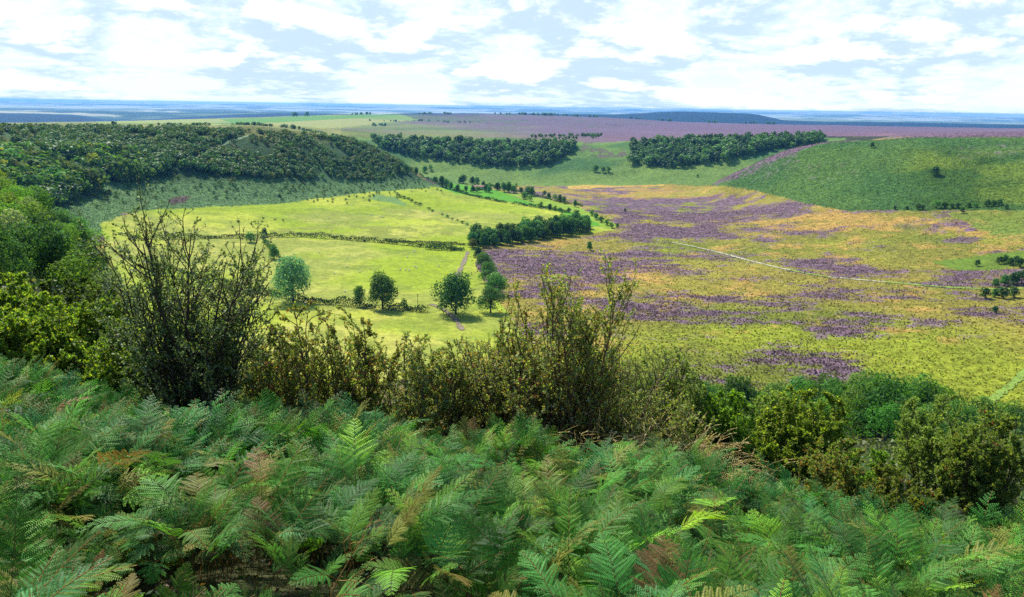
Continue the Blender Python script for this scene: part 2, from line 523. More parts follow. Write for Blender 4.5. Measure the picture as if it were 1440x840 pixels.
def terrain_mat():
    m = bpy.data.materials.new("moor_and_pasture"); m.use_nodes = True
    t = NT(m.node_tree); p = m.node_tree.nodes["Principled BSDF"]
    p.inputs["Roughness"].default_value = 0.95
    p.inputs["Specular IOR Level"].default_value = 0.08
    g = t.n("ShaderNodeNewGeometry"); pos = g.outputs["Position"]
    at_ = lambda nm, o="Fac": (lambda a: a.outputs[o])(t.n("ShaderNodeAttribute", attribute_name=nm))
    col = at_("tint", "Color"); heath = at_("heath"); straw = at_("straw"); fine = at_("fine"); fern = at_("fern")
    n_big = t.noise(pos, 0.022, 5, 0.62, 0.3)
    n_mid = t.noise(pos, 0.11, 5, 0.65, 0.2)
    n_fin = t.noise(pos, 0.7, 4, 0.65)
    n_vf = t.noise(pos, 0.25, 6, 0.75)
    # straw coloured grass
    off = t.n("ShaderNodeVectorMath", operation="ADD"); off.inputs[1].default_value = (311, 127, 40); t.l(pos, off.inputs[0])
    s1 = t.noise(off.outputs[0], 0.03, 6, 0.66, 0.4)
    s2 = t.noise(off.outputs[0], 0.2, 5, 0.7)
    sv = t.math("ADD", t.math("MULTIPLY", s1, 0.7), t.math("MULTIPLY", s2, 0.3))
    sm = t.smooth(t.math("ADD", t.math("MULTIPLY", t.math("SUBTRACT", sv, 0.5), 10.0), t.math("MULTIPLY", straw, 4.0)), 0.7, 1.7)
    sm = t.math("MULTIPLY", sm, t.smooth(straw, 0.0, 0.15))
    strawc = t.mix(n_mid, (0.30, 0.18, 0.04), (0.45, 0.26, 0.065))
    c = t.mix(t.math("MULTIPLY", sm, 0.85), col, strawc)
    # heather
    hv = t.math("ADD", t.math("ADD", t.math("MULTIPLY", n_big, 0.08), t.math("MULTIPLY", n_mid, 0.32)), t.math("MULTIPLY", n_vf, 0.6))
    hm = t.smooth(t.math("ADD", t.math("MULTIPLY", t.math("SUBTRACT", hv, 0.5), 7.0), t.math("MULTIPLY", heath, 3.3)), 0.85, 1.7)
    hm = t.math("MULTIPLY", hm, t.smooth(heath, 0.0, 0.12))
    pur = t.mix(t.smooth(n_vf, 0.35, 0.65), (0.085, 0.050, 0.060), (0.17, 0.10, 0.142))
    c = t.mix(t.math("MULTIPLY", hm, 0.93), c, pur)
    # bracken texture on the slopes
    b1 = t.noise(pos, 0.33, 6, 0.78, 0.3)
    fm = t.math("MULTIPLY", fern, t.smooth(b1, 0.4, 0.62))
    c = t.mix(fm, c, t.mix(1.0, c, (1.5, 1.45, 1.45), "MULTIPLY"))
    fd = t.math("MULTIPLY", fern, t.smooth(b1, 0.5, 0.36))
    c = t.mix(fd, c, t.mix(1.0, c, (0.55, 0.6, 0.55), "MULTIPLY"))
    # blade-level mottling
    k = t.math("MULTIPLY", t.smooth(n_fin, 0.3, 0.7, 0.68, 1.3), t.smooth(n_vf, 0.35, 0.65, 0.66, 1.3))
    k = t.math("ADD", t.math("MULTIPLY", t.math("SUBTRACT", k, 1.0), fine), 1.0)
    c = t.mix(1.0, c, t.comb(k, k, k), "MULTIPLY")
    t.l(c, p.inputs["Base Color"])
    bp = t.n("ShaderNodeBump"); bp.inputs["Strength"].default_value = 0.9
    t.val(bp.inputs["Distance"], t.math("ADD", 0.25, t.math("ADD", t.math("MULTIPLY", hm, 0.6), t.math("MULTIPLY", fern, 1.6))))
    t.l(t.math("ADD", n_vf, t.math("MULTIPLY", n_fin, 0.3)), bp.inputs["Height"])
    t.l(bp.outputs[0], p.inputs["Normal"])
    return m


# ------------------------------------------------------------------ ground sheet
def in_poly(u, v, poly):
    poly = np.asarray(poly, float); n = len(poly)
    ins = np.zeros(u.shape, bool); j = n-1
    for i in range(n):
        xi, yi = poly[i]; xj, yj = poly[j]
        c = ((yi > v) != (yj > v))
        with np.errstate(divide="ignore", invalid="ignore"):
            ins ^= c & (u < (xj-xi)*(v-yi)/(yj-yi+1e-12)+xi)
        j = i
    return ins


def patches(x, y):
    """where heather has spread over the moor: large and small colonies"""
    return 1.45*(fbm(x*0.8, y, 46, 6, 201, 0.66)-0.5)+0.75*(fbm(x*0.45, y, 8, 3, 202)-0.5)


def build_ground():
    azd = np.linspace(R(-37), R(37), 1050)
    azl = np.linspace(R(-180), R(-37.6), 45); azr = np.linspace(R(37.6), R(180), 45)
    az = np.concatenate([azl, azd, azr])
    d = np.concatenate([np.geomspace(0.5, 16, 70), np.geomspace(16.6, 200, 120), np.geomspace(201.5, 1500, 430), np.geomspace(1507, 5200, 110), np.geomspace(5260, 31000, 130)])
    A, D = np.meshgrid(az, d)
    X = D*np.sin(A); Y = D*np.cos(A)
    Z = height(X, Y)
    nr, nc = X.shape
    V = np.stack([X, Y, Z], -1).reshape(-1, 3)
    u, v = project(V)
    u = np.where(np.abs(A.ravel()) > R(60), -9999, u)
    dd = D.ravel(); x = V[:, 0]; y = V[:, 1]
    # ragged edges of the land cover
    ju = u+(fbm(x, y, 14, 4, 21)-0.5)*9; jv = v+(fbm(x, y, 14, 4, 22)-0.5)*4
    fa = fbm(x, y, 60, 5, 40); fb = fbm(x, y, 60, 5, 41); fc = fbm(x, y, 11, 4, 42)
    fd = fbm(x, y, 220, 4, 43)
    n = len(V)
    col = np.zeros((n, 3)); heath = np.zeros(n); straw = np.zeros(n); fine = np.ones(n); fern = np.zeros(n)
    def setc(mask, c, h=None, s=None, f=None, fr=None, soft=None):
        c = np.asarray(c)
        col[mask] = c if c.ndim == 1 else c[mask]
        if h is not None: heath[mask] = h if np.isscalar(h) else h[mask]
        if s is not None: straw[mask] = s if np.isscalar(s) else s[mask]
        if f is not None: fine[mask] = f
        if fr is not None: fern[mask] = fr if np.isscalar(fr) else fr[mask]
    def mixc(a, b, t):
        return np.asarray(a)*(1-t[:, None])+np.asarray(b)*t[:, None]
    def P(poly, lo=0, hi=1e9, jit=True):
        return in_poly(ju if jit else u, jv if jit else v, poly) & (dd >= lo) & (dd <= hi)
    allm = np.ones(n, bool)
    OLIVE = (0.135, 0.15, 0.015); LIME = (0.20, 0.225, 0.016)
    # near slopes: rough grass and litter under the bushes
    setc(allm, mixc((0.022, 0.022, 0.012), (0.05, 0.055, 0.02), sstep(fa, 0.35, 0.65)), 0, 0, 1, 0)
    # the moor floor
    moor = (dd > 215) & (dd < 1130)
    mc = mixc(mixc(OLIVE, LIME, sstep(fa, 0.4, 0.62)), (0.26, 0.19, 0.035), sstep(fd, 0.45, 0.65)*0.6)
    hbase = 0.31+0.3*(fd-0.5)
    near = sstep(v, 400, 520)
    hb = hbase+patches(x, y)-0.2*near-0.10*sstep(u, 1150, 1400)
    # where the photograph's heather lies thickest
    def blob(cu, cv, ru, rv, amp):
        return amp*np.exp(-((u-cu)/ru)**2-((v-cv)/rv)**2)
    hb = hb+blob(780, 372, 90, 22, 0.28)+blob(900, 440, 60, 14, 0.16)+blob(930, 290, 120, 16, 0.15)+blob(960, 325, 110, 12, 0.28)+blob(1220, 345, 70, 13, 0.16)+blob(1010, 455, 70, 15, 0.12)+blob(1240, 405, 170, 12, 0.10)+blob(1150, 480, 130, 26, 0.10)+blob(960, 450, 90, 26, 0.08)+blob(1000, 330, 60, 14, 0.10)+blob(700, 360, 30, 14, 0.2)
    hb = hb-blob(1020, 262, 120, 14, 0.4)-blob(1330, 330, 130, 22, 0.14)-blob(1400, 480, 120, 70, 0.16)-blob(870, 345, 60, 8, 0.2)-blob(1180, 310, 120, 8, 0.35)-blob(860, 390, 50, 12, 0.10)
    st = 0.12+blob(900, 395, 150, 35, 0.16)+blob(880, 270, 110, 20, 0.22)+blob(1180, 318, 170, 12, 0.30)+blob(1120, 350, 110, 14, 0.12)+blob(1180, 298, 60, 10, 0.3)+blob(1330, 350, 100, 30, 0.06)-0.16*sstep(v, 470, 540)
    setc(moor, mc, np.clip(hb, 0, 1), np.clip(st, 0, 1), 1, 0)
    setc(moor & P([(1310, 368), (1440, 352), (1460, 372), (1410, 378), (1350, 382)], 250), mixc((0.10, 0.17, 0.015), (0.15, 0.18, 0.02), fa), 0, 0, 0.8)
    setc(moor & P([(1330, 300), (1440, 290), (1460, 345), (1390, 330)], 250), mixc(OLIVE, (0.12, 0.2, 0.03), fa), 0.05, 0.1)
    # yellow tongue of grass under the far wood
    setc((dd > 600) & (dd < 1250) & P([(785, 254), (830, 240), (880, 243), (935, 254), (935, 262), (880, 263), (800, 266)], jit=True), mixc((0.40, 0.30, 0.05), (0.50, 0.31, 0.07), fa), 0.0, 0.35)
    # pasture
    PA, PB = (0.23, 0.29, 0.014), (0.33, 0.355, 0.032)
    past = [(140, 315), (200, 296), (300, 291), (400, 286), (480, 275), (560, 268), (612, 263), (700, 280), (780, 294), (850, 316), (868, 324), (800, 332), (690, 346), (668, 348), (672, 380), (700, 420), (720, 450), (740, 475), (640, 520), (450, 560), (200, 540), (160, 400)]
    pm = P(past, 215, 1050)
    pc = mixc(PA, PB, sstep(fa*0.6+fb*0.4, 0.4, 0.62))
    pc = mixc(pc, (0.40, 0.33, 0.10), sstep(fd*0.5+fb*0.5, 0.56, 0.72)*0.5)
    pc = mixc(pc, (0.15, 0.20, 0.02), sstep(fc*0.45+fb*0.55, 0.48, 0.6)*0.6)
    setc(pm, pc, 0, 0, 0.6, 0)
    bc_ = P([(340, 326), (440, 318), (560, 318), (640, 327), (640, 330), (560, 338), (440, 332)], 215, 1050) & (fc > 0.45)
    setc(bc_, (0.20, 0.22, 0.03), 0, 0, 0.5)
    setc(P([(530, 274), (560, 278), (570, 290), (520, 280)], 215, 1050), (0.12, 0.2, 0.05), 0, 0, 0.5, 0.3)
    setc(P([(602, 249), (640, 258), (700, 268), (760, 290), (820, 302), (858, 320), (830, 318), (780, 295), (700, 282), (640, 272), (614, 262)], 500, 1250, jit=False), (0.085, 0.25, 0.012), 0, 0, 0.5)
    setc(P([(700, 268), (770, 281), (815, 292), (872, 318), (850, 322), (820, 303), (760, 289)], 400, 1250), (0.19, 0.28, 0.022), 0, 0, 0.4)
    # left hillside: scrub, bracken at the foot
    left = (u < 640) & (dd > 380) & (dd < 1130) & ~pm & (V[:, 2] > 0)
    hl = left & (u < 630) & ((jv < 300) | (u < 170)) & (jv < 330)
    lc = mixc((0.025, 0.055, 0.015), (0.045, 0.09, 0.03), sstep(fa, 0.4, 0.6))
    foot = sstep(jv, 246, 262)*sstep(u, 60, 140)
    lc = mixc(lc, (0.08, 0.145, 0.045), foot)
    lc = mixc(lc, (0.15, 0.14, 0.03), sstep(v, 215, 190)*sstep(fb, 0.3, 0.6)*0.7)
    hl &= ~pm
    setc(hl, lc, 0.0, 0.0, 1, 0.9)
    for e in ([(235, 280), (262, 275), (285, 282), (285, 289), (245, 289)], [(575, 262), (600, 250), (622, 262), (612, 271), (585, 272)]):
        setc(P(e, 500, 1000) & ~pm & (fb > 0.42), (0.075, 0.055, 0.04), 0.2, 0, 1, 0.5)
    setc(P([(560, 225), (600, 252), (590, 262), (560, 250), (530, 215), (520, 195)], 600, 1000) & (fb > 0.5), (0.17, 0.13, 0.04), 0.1, 0.1, 1, 0.5)
    # far slopes of the hole
    far = (dd >= 1090) & (dd < 1345) & (u > 455) & (u < 1190) & (v > 194) | ((dd > 960) & (dd < 1345) & (jv < 262-6*np.exp(-((u-860)/90)**2)) & (v > 190) & (u > 520) & (u < 1160) & ~P([(785, 254), (830, 240), (880, 243), (935, 254), (935, 262), (880, 263), (800, 266)]))
    far &= ~P([(602, 249), (640, 258), (700, 268), (760, 290), (820, 302), (700, 282), (640, 272), (614, 262)])
    fcx = mixc((0.055, 0.12, 0.03), (0.10, 0.17, 0.035), sstep(fa, 0.4, 0.6))
    fcx = mixc(fcx, (0.14, 0.20, 0.035), sstep(fd, 0.5, 0.65)*0.6)
    setc(far, fcx, 0, 0, 0.8, 0.55)
    setc(far & P([(820, 200), (870, 202), (885, 218), (850, 224), (815, 215)]) & (fb > 0.47), (0.10, 0.10, 0.05), 0.25, 0, 1, 0.3)
    # right hill: cloud shade is put into its dark greens and broad patches
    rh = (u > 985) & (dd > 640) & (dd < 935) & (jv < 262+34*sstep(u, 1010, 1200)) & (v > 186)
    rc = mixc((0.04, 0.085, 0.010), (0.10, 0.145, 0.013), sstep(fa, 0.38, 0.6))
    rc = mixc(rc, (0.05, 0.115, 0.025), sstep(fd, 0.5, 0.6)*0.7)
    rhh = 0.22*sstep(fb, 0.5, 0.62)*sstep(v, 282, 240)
    edge = blob(1060, 226, 60, 9, 0.0)
    # heathery nose of the hill
    line = np.interp(u, [985, 1040, 1100, 1150, 1250, 1600], [262, 240, 213, 200, 192, 190])
    rhh = rhh+0.30*sstep(v-line, 16, 2)*sstep(u, 1180, 1120)*sstep(fb, 0.36, 0.55)+0.45*sstep(v-line, 5, 1)
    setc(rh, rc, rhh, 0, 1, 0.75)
    # tops: heather moor and pale grass
    top = ((dd >= 1345) | ((dd > 905) & ((u > 1160) | (u < 470)) & (v < 192)))
    tc = mixc((0.10, 0.13, 0.03), (0.15, 0.17, 0.04), sstep(fd, 0.4, 0.6))
    ft = fbm(x, y, 420, 4, 77)
    hh = 0.16+0.42*sstep(u, 480, 900)+0.9*(ft-0.5)
    setc(top, tc, np.clip(hh, 0, 1), 0.1*sstep(u, 700, 1000), 1, 0)
    pk = sstep(u+60*(ft-0.5), 600, 950)*0.75
    kk_ = top
    col[kk_] = (col*(1-pk[:, None])+np.array([0.17, 0.075, 0.15])*pk[:, None])[kk_]
    lt = top & (u < 480)
    setc(lt, mixc((0.13, 0.15, 0.04), (0.2, 0.2, 0.06), sstep(fa, 0.4, 0.6)), 0.0, 0.08, 1, 0.3)
    setc(P([(140, 160), (360, 166), (480, 160), (480, 173), (300, 180), (130, 178)], 1500, 5200), mixc((0.10, 0.17, 0.025), (0.24, 0.26, 0.06), sstep(ft, 0.45, 0.55)), 0, 0, 0.4)
    setc(P([(360, 166), (480, 162), (560, 160), (590, 168), (480, 180), (340, 181)], 1500, 5200), mixc((0.25, 0.25, 0.06), (0.15, 0.22, 0.04), sstep(ft, 0.5, 0.6)), 0, 0, 0.4)
    setc(P([(310, 168), (420, 164), (560, 160), (560, 163), (400, 172), (330, 175)], 1500, 5200, False), (0.10, 0.21, 0.02), 0, 0, 0.4)
    setc(P([(560, 160), (860, 160), (960, 172), (860, 180), (600, 172)], 1500, 5200), mixc((0.05, 0.045, 0.05), (0.07, 0.10, 0.035), sstep(ft, 0.45, 0.55)), 0.25+0.3*sstep(u, 560, 800)+0.8*(fa-0.5), 0, 0.6)
    # distant vale: woods and fields
    vale = dd > 5200
    k = vnoise(x/900+3, y/2600, 5); k2 = fbm(x, y, 900, 4, 88)
    vc = mixc((0.03, 0.055, 0.02), (0.12, 0.16, 0.05), sstep(k2, 0.46, 0.56))
    k3 = _hash(np.floor(x/520+0.6*k2), np.floor(y/1700), 9)
    vc = mixc(vc, (0.38, 0.34, 0.2), sstep(k2, 0.5, 0.56)*(k3 > 0.7))
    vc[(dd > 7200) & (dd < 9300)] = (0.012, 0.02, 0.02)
    ff = sstep(dd, 10500, 17000)*0.75  # ground pales with distance: horizon haze put into its colour
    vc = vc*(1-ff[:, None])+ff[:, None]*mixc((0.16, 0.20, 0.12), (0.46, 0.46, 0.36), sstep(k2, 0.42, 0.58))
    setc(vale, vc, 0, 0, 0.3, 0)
    # mesh with the centre closed
    i = np.arange((nr-1)*(nc-1)); r = i//(nc-1); c = i % (nc-1)
    F = np.stack([r*nc+c, r*nc+c+1, (r+1)*nc+c+1, (r+1)*nc+c], 1)
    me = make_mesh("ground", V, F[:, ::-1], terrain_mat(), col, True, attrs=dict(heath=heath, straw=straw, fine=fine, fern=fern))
    o = link("ground", me)
    # tussocks and heather clumps stand up from the moor floor
    rg = np.random.RandomState(41)
    nt = 150000
    k = np.nonzero((moor & ~pm & (fine > 0.9) & (dd < 760) & (u > 560) & (u < 1500) & (v > 285)) | (hl & (foot > 0.5)) | rh)[0]
    wt_ = (d[1]-d[0]) if 0 else 1
    sel = k[rg.randint(0, len(k), nt)]
    tx = x[sel]+rg.normal(0, 1.5, nt); ty = y[sel]+rg.normal(0, 3, nt); tz = height(tx, ty)
    ishe = heath[sel]+rg.normal(0, 0.10, nt) > 0.36
    slope_ = (hl | rh)[sel]
    ishe &= ~(slope_ & (heath[sel] < 0.3))
    cg = np.where((rg.uniform(size=nt) < 0.14)[:, None], np.array([0.26, 0.21, 0.04]), col[sel]*rg.uniform(0.75, 1.3, (nt, 1)))
    cg = np.where((slope_ & (rg.uniform(size=nt) < 0.97))[:, None], col[sel]*rg.uniform(0.75, 1.4, (nt, 1)), cg)
    ch = np.where((rg.uniform(size=nt) < 0.25)[:, None], np.array([0.085, 0.055, 0.06]), np.array([0.165, 0.098, 0.138]))*rg.uniform(0.7, 1.3, (nt, 1))
    keep = ishe | slope_ | (rg.uniform(size=nt) < 0.3)
    c_ = np.where(ishe[:, None], ch, cg)
    L = rg.uniform(0.35, 0.9, nt)*np.where(slope_, 1.3, 1.0)
    ax = norm(rdir(nt, rg)*[1, 1, 0.4]+[0, 0, 0.55]); sd_ = norm(np.cross(ax, rdir(nt, rg)))
    L = np.where(slope_, L*0.85, L)
    g = Geo(); g.leaves(np.stack([tx, ty, tz-0.05], 1)[keep], ax[keep], sd_[keep], L[keep], L[keep]*1.1, c_[keep])
    tag(link("moor_tussocks", g.mesh("moor_tussocks", foliage_mat("tussocks", transl=0.25, rough=0.8, spec=0.05, rnd=0.0))), "heather clumps and grass tussocks covering the moor", None, None, "stuff")
    tag(o, kind="structure")


build_ground()


def build_haze():
    V = []
    lo, hi = EYE[2]-760, EYE[2]+14
    S = 32000.0
    for z in (lo, hi):
        V += [(-S, -S, z), (S, -S, z), (S, S, z), (-S, S, z)]
    F = [(0, 3, 2, 1), (4, 5, 6, 7), (0, 1, 5, 4), (1, 2, 6, 5), (2, 3, 7, 6), (3, 0, 4, 7)]
    m = bpy.data.materials.new("haze"); m.use_nodes = True
    t = NT(m.node_tree); m.node_tree.nodes.clear()
    out = t.n("ShaderNodeOutputMaterial"); pv = t.n("ShaderNodeVolumePrincipled")
    pv.inputs["Color"].default_value = (0.135, 0.46, 1.0, 1)
    pv.inputs["Density"].default_value = 4.6e-5
    pv.inputs["Anisotropy"].default_value = 0.2
    t.l(pv.outputs[0], out.inputs["Volume"])
    o = link("haze", make_mesh("haze", V, F, m))
    tag(o, kind="stuff")


build_haze()

# ------------------------------------------------------------------ plants: builders
def tree_meshes(name, H, W, nl, ls, pal, seed, lobes=16, base=0.22, top_round=1.0, limbs=7, cards=4):
    """trunk with limbs, and a crown of leaf sprays spread through uneven lobes"""
    rg = np.random.RandomState(seed)
    g = Geo()
    # lobes
    cz0 = base*H
    C = []; Rr = []
    for i in range(lobes):
        t = (i+0.5)/lobes
        z = cz0+(H-cz0)*(0.12+0.78*t**0.85)
        prof = math.sin(PI*min(1, 0.18+0.82*(z-cz0)/(H-cz0))**0.8*0.98)**0.75 if top_round else 1-t
        prof = max(prof, 0.2)
        a = i*2.4+rg.uniform(-0.5, 0.5)
        rr = W*0.5*prof*rg.uniform(0.35, 0.72)
        C.append((rr*math.cos(a), rr*math.sin(a), z)); Rr.append(W*rg.uniform(0.13, 0.29)*(0.65+0.35*prof))
    C.append((0, 0, H*0.62)); Rr.append(W*0.3)
    C = np.array(C); Rr = np.array(Rr)
    g.prisms([[0, 0, -0.8], [0, 0, cz0*0.9]], [[0, 0, cz0*0.9], [rg.uniform(-.2, .2), rg.uniform(-.2, .2), H*0.6]], [H*0.032, H*0.024], [H*0.024, H*0.012], (1, 1, 1), sides=7)
    sel = rg.choice(len(C), min(limbs, len(C)), replace=False)
    S = np.stack([np.zeros(len(sel)), np.zeros(len(sel)), rg.uniform(0.6*cz0, cz0+0.25*(H-cz0), len(sel))], 1)
    mid = (S+C[sel])*0.5+np.array([0, 0, 0.04*H])
    g.prisms(S, mid, H*0.014, H*0.009, (1, 1, 1), 5); g.prisms(mid, C[sel], H*0.009, H*0.004, (1, 1, 1), 4)
    trunk = g.mesh(name+"_trunk", M_BARK)
    g = Geo()
    w = Rr**2; w /= w.sum()
    li = rg.choice(len(C), nl, p=w)
    dr = norm(rg.normal(size=(nl, 3))+np.array([0, 0, 0.25]))
    lump = 0.78+0.3*vnoise(dr[:, 0]*3+li*7.1, dr[:, 1]*3+dr[:, 2]*4, seed)
    rad = Rr[li]*np.clip(rg.normal(0.88, 0.16, nl), 0.3, 1.12)*lump
    Pp = C[li]+dr*rad[:, None]*np.array([1, 1, 0.85])
    ctr = np.array([0, 0, H*0.5])
    outw = norm(dr+0.5*norm(Pp-ctr))
    nrm = norm(outw+0.75*rdir(nl, rg))
    ax = norm(np.cross(nrm, rdir(nl, rg))+0.0)
    sd_ = np.cross(nrm, ax)
    L = ls*rg.uniform(0.65, 1.35, nl)
    pal = np.asarray(pal); c = pal[rg.randint(0, len(pal), nl)]
    c = 1.8*c*rg.uniform(0.75, 1.25, (nl, 1))*(0.85+0.3*_hash(li, li*3, seed))[:, None]
    g.leaves(Pp-ax*L[:, None]*0.5, ax, sd_, L, L*rg.uniform(0.6, 1.0, nl), c, fold=0.2)
    crown = g.mesh(name+"_crown", M_LEAF)
    return trunk, crown, H


def tree_arrays(tm):
    return tm


def plant_tree(tm, pos, label, group, name="tree", cat="tree", h=None, rz=None, wx=1.0):
    trunk, crown, H = tm
    s = (h or H)/H
    o = thing(name, pos, label, cat, group, rz if rz is not None else random.uniform(0, 6.28), (s*wx, s*wx, s))
    link("trunk", trunk, o); link("crown", crown, o)
    return o


def grow(P, D, L, segs, wander, up, rg):
    """n shoots as polylines (n, segs+1, 3)"""
    n = len(P); L = np.broadcast_to(L, (n,))
    pts = [np.array(P, float)]; d = norm(np.array(D, float))
    for i in range(segs):
        d = norm(d+wander*rg.normal(size=(n, 3))+np.array([0, 0, up]))
        pts.append(pts[-1]+d*(L/segs)[:, None])
    return np.stack(pts, 1)


def side_shoots(poly, k, tmin, ang, Lf, rg, L0):
    """k side shoots per polyline, started past tmin of its length"""
    n, m, _ = poly.shape
    t = rg.uniform(tmin, 0.98, (n, k))*(m-1)
    i = np.minimum(t.astype(int), m-2); f = (t-i)[..., None]
    r = np.arange(n)[:, None]
    P = poly[r, i]*(1-f)+poly[r, i+1]*f
    T = norm(poly[r, i+1]-poly[r, i])
    sdv = norm(np.cross(T, rdir(n*k, rg).reshape(n, k, 3)))
    a = ang*rg.uniform(0.7, 1.3, (n, k, 1))
    D = T*np.cos(a)+sdv*np.sin(a)
    L = (np.asarray(L0).reshape(-1, 1) if np.ndim(L0) else L0)*Lf*rg.uniform(0.5, 1.15, (n, k))*(1.15-0.6*t/(m-1))
    return P.reshape(-1, 3), D.reshape(-1, 3), L.ravel()


def seg_prisms(g, poly, r0, r1, c, sides=3):
    n, m, _ = poly.shape
    for i in range(m-1):
        a = r0+(r1-r0)*i/(m-1); b = r0+(r1-r0)*(i+1)/(m-1)
        g.prisms(poly[:, i], poly[:, i+1], a, b, c, sides)


def near_bush(name, label, pos, H, W, pal, seed, stems=16, k1=8, k2=6, lf=9, leaf=0.05, cat="bush", group=None,
              berries=0, lean=(0, 0), bare=0.0, stemc=(0.05, 0.035, 0.025), up=0.10, leafup=0.0, top=(), rz=0, open_=0.45, dome=False):
    rg = np.random.RandomState(seed)
    o = thing(name, pos, label, cat, group, rz)
    def dome_(q):
        if not dome: return q
        c = np.array([0, 0, 0.42*H]); e = (q-c)/np.array([W*0.52, W*0.52, 0.60*H])
        r_ = np.linalg.norm(e, axis=-1, keepdims=True)
        return c+(q-c)*np.where(r_ > 0.8, (0.8+0.6*(r_-0.8)/(0.4+r_))/r_, 1.0)
    a = rg.uniform(0, 2*PI, stems); r = W*0.10*np.sqrt(rg.uniform(0, 1, stems))
    P = np.stack([r*np.cos(a), r*np.sin(a), np.full(stems, -0.3)], 1)
    sp = rg.uniform(0.05, 1.0, stems)*W/H*open_*1.25
    D = np.stack([sp*np.cos(a)+lean[0], sp*np.sin(a)+lean[1], np.ones(stems)], 1)
    L = (H+0.3)*rg.uniform(0.62, 1.0 if dome else 0.93, stems)*(1-0.22*sp)
    s0 = grow(P, D, L, 7, 0.085, up*0.6, rg)
    P1, D1, L1 = side_shoots(s0, k1, 0.18, R(42), 0.42, rg, L)
    s1 = grow(P1, D1, L1, 5, 0.10, up, rg)
    P2, D2, L2 = side_shoots(s1, k2, 0.15, R(45), 0.5, rg, L1)
    s2 = grow(P2, D2, L2, 3, 0.12, up, rg)
    s0, s1, s2 = dome_(s0), dome_(s1), dome_(s2)
    g = Geo()
    sc = H/4.0
    sc2 = np.asarray(stemc)
    seg_prisms(g, s0, 0.030*sc+0.004, 0.006*sc+0.002, sc2*0.8, 5)
    seg_prisms(g, s1, 0.009*sc+0.002, 0.0035*sc+0.001, sc2, 4)
    seg_prisms(g, s2, 0.004*sc+0.0008, 0.0018, sc2*1.1, 3)
    link("stems", g.mesh(name+"_stems", M_TWIG), o)
    g = Geo()
    for s, cnt in ((s0, lf*2), (s1, int(lf*2.2)), (s2, int(lf*2.2))):
        n, m, _ = s.shape
        tmin = 0.45 if s is s0 else 0.1
        t = rg.uniform(tmin, 1.0, (n, cnt))*(m-1)*0.999
        i = t.astype(int); f = (t-i)[..., None]; rr = np.arange(n)[:, None]
        Pq = (s[rr, i]*(1-f)+s[rr, i+1]*f).reshape(-1, 3)
        T = norm(s[rr, i+1]-s[rr, i]).reshape(-1, 3)
        keep = np.ones(len(Pq), bool)
        if bare > 0:      # the tops are nearly bare
            hh = Pq[:, 2]/H
            keep = rg.uniform(size=len(Pq)) > bare*sstep(hh, 0.4, 0.9)
        Pq = Pq[keep]; T = T[keep]; nn_ = len(Pq)
        if nn_ == 0:
            continue
        ax = norm(T*0.5+rdir(nn_, rg)*0.9+np.array([0, 0, leafup]))
        nz = norm(rdir(nn_, rg)*0.8+np.array([0, 0, 0.9]))
        sdv = norm(np.cross(ax, nz))
        LL = leaf*rg.uniform(0.6, 1.3, nn_)
        pl = np.asarray(pal)
        c = pl[(rg.uniform(size=nn_)**1.2*len(pl)).astype(int)]*rg.uniform(0.7, 1.3, (nn_, 1))
        g.leaves(Pq, ax, sdv, LL, LL*rg.uniform(0.5, 0.75, nn_), c, fold=0.18)
    link("foliage", g.mesh(name+"_foliage", M_LEAF_NEAR), o)
    if berries:
        g = Geo()
        ends = s2[:, -1]
        ends = ends[ends[:, 2] > 0.35*H]
        rad_ = np.hypot(ends[:, 0], ends[:, 1])+ends[:, 2]*0.5
        e = ends[np.argsort(-rad_)[:len(ends)//2]]
        e = e[rg.choice(len(e), min(berries, len(e)), replace=False)]
        for q in range(9):
            c0 = e+rg.normal(size=e.shape)*0.028
            for ax_ in ((1, 0, 0), (0, 1, 0)):
                A = np.array(ax_)*0.0
            rr = 0.011
            # small eight sided bead: two stacked prisms
            g.prisms(c0-[0, 0, rr], c0, rr*0.45, rr, (0.55, 0.035, 0.015), 5)
            g.prisms(c0, c0+[0, 0, rr], rr, rr*0.45, (0.6, 0.05, 0.02), 5)
        link("berries", g.mesh(name+"_berries", M_BERRY), o)
    return o


M_BERRY = plain_mat("berries", (0.6, 0.04, 0.02), rough=0.35, spec=0.5, tint=True)
M_STRAW = foliage_mat("dry_grass", transl=0.2, rough=0.6, spec=0.2, rnd=0.0)


# ------------------------------------------------------------------ trees of the valley and the slopes
DARK = [(0.035, 0.075, 0.018), (0.05, 0.10, 0.02), (0.028, 0.062, 0.022)]
MIDG = [(0.055, 0.12, 0.022), (0.075, 0.15, 0.025), (0.05, 0.10, 0.03)]
BLUEG = [(0.055, 0.125, 0.035), (0.075, 0.16, 0.045), (0.045, 0.105, 0.032)]
YELG = [(0.11, 0.17, 0.02), (0.15, 0.21, 0.025), (0.09, 0.13, 0.02)]
GREYG = [(0.12, 0.15, 0.07), (0.15, 0.17, 0.09), (0.09, 0.13, 0.05)]
FOREST = [(0.04, 0.085, 0.016), (0.055, 0.115, 0.02), (0.03, 0.068, 0.018), (0.08, 0.115, 0.022)]
OLIV = [(0.085, 0.10, 0.02), (0.11, 0.12, 0.025), (0.07, 0.09, 0.02)]

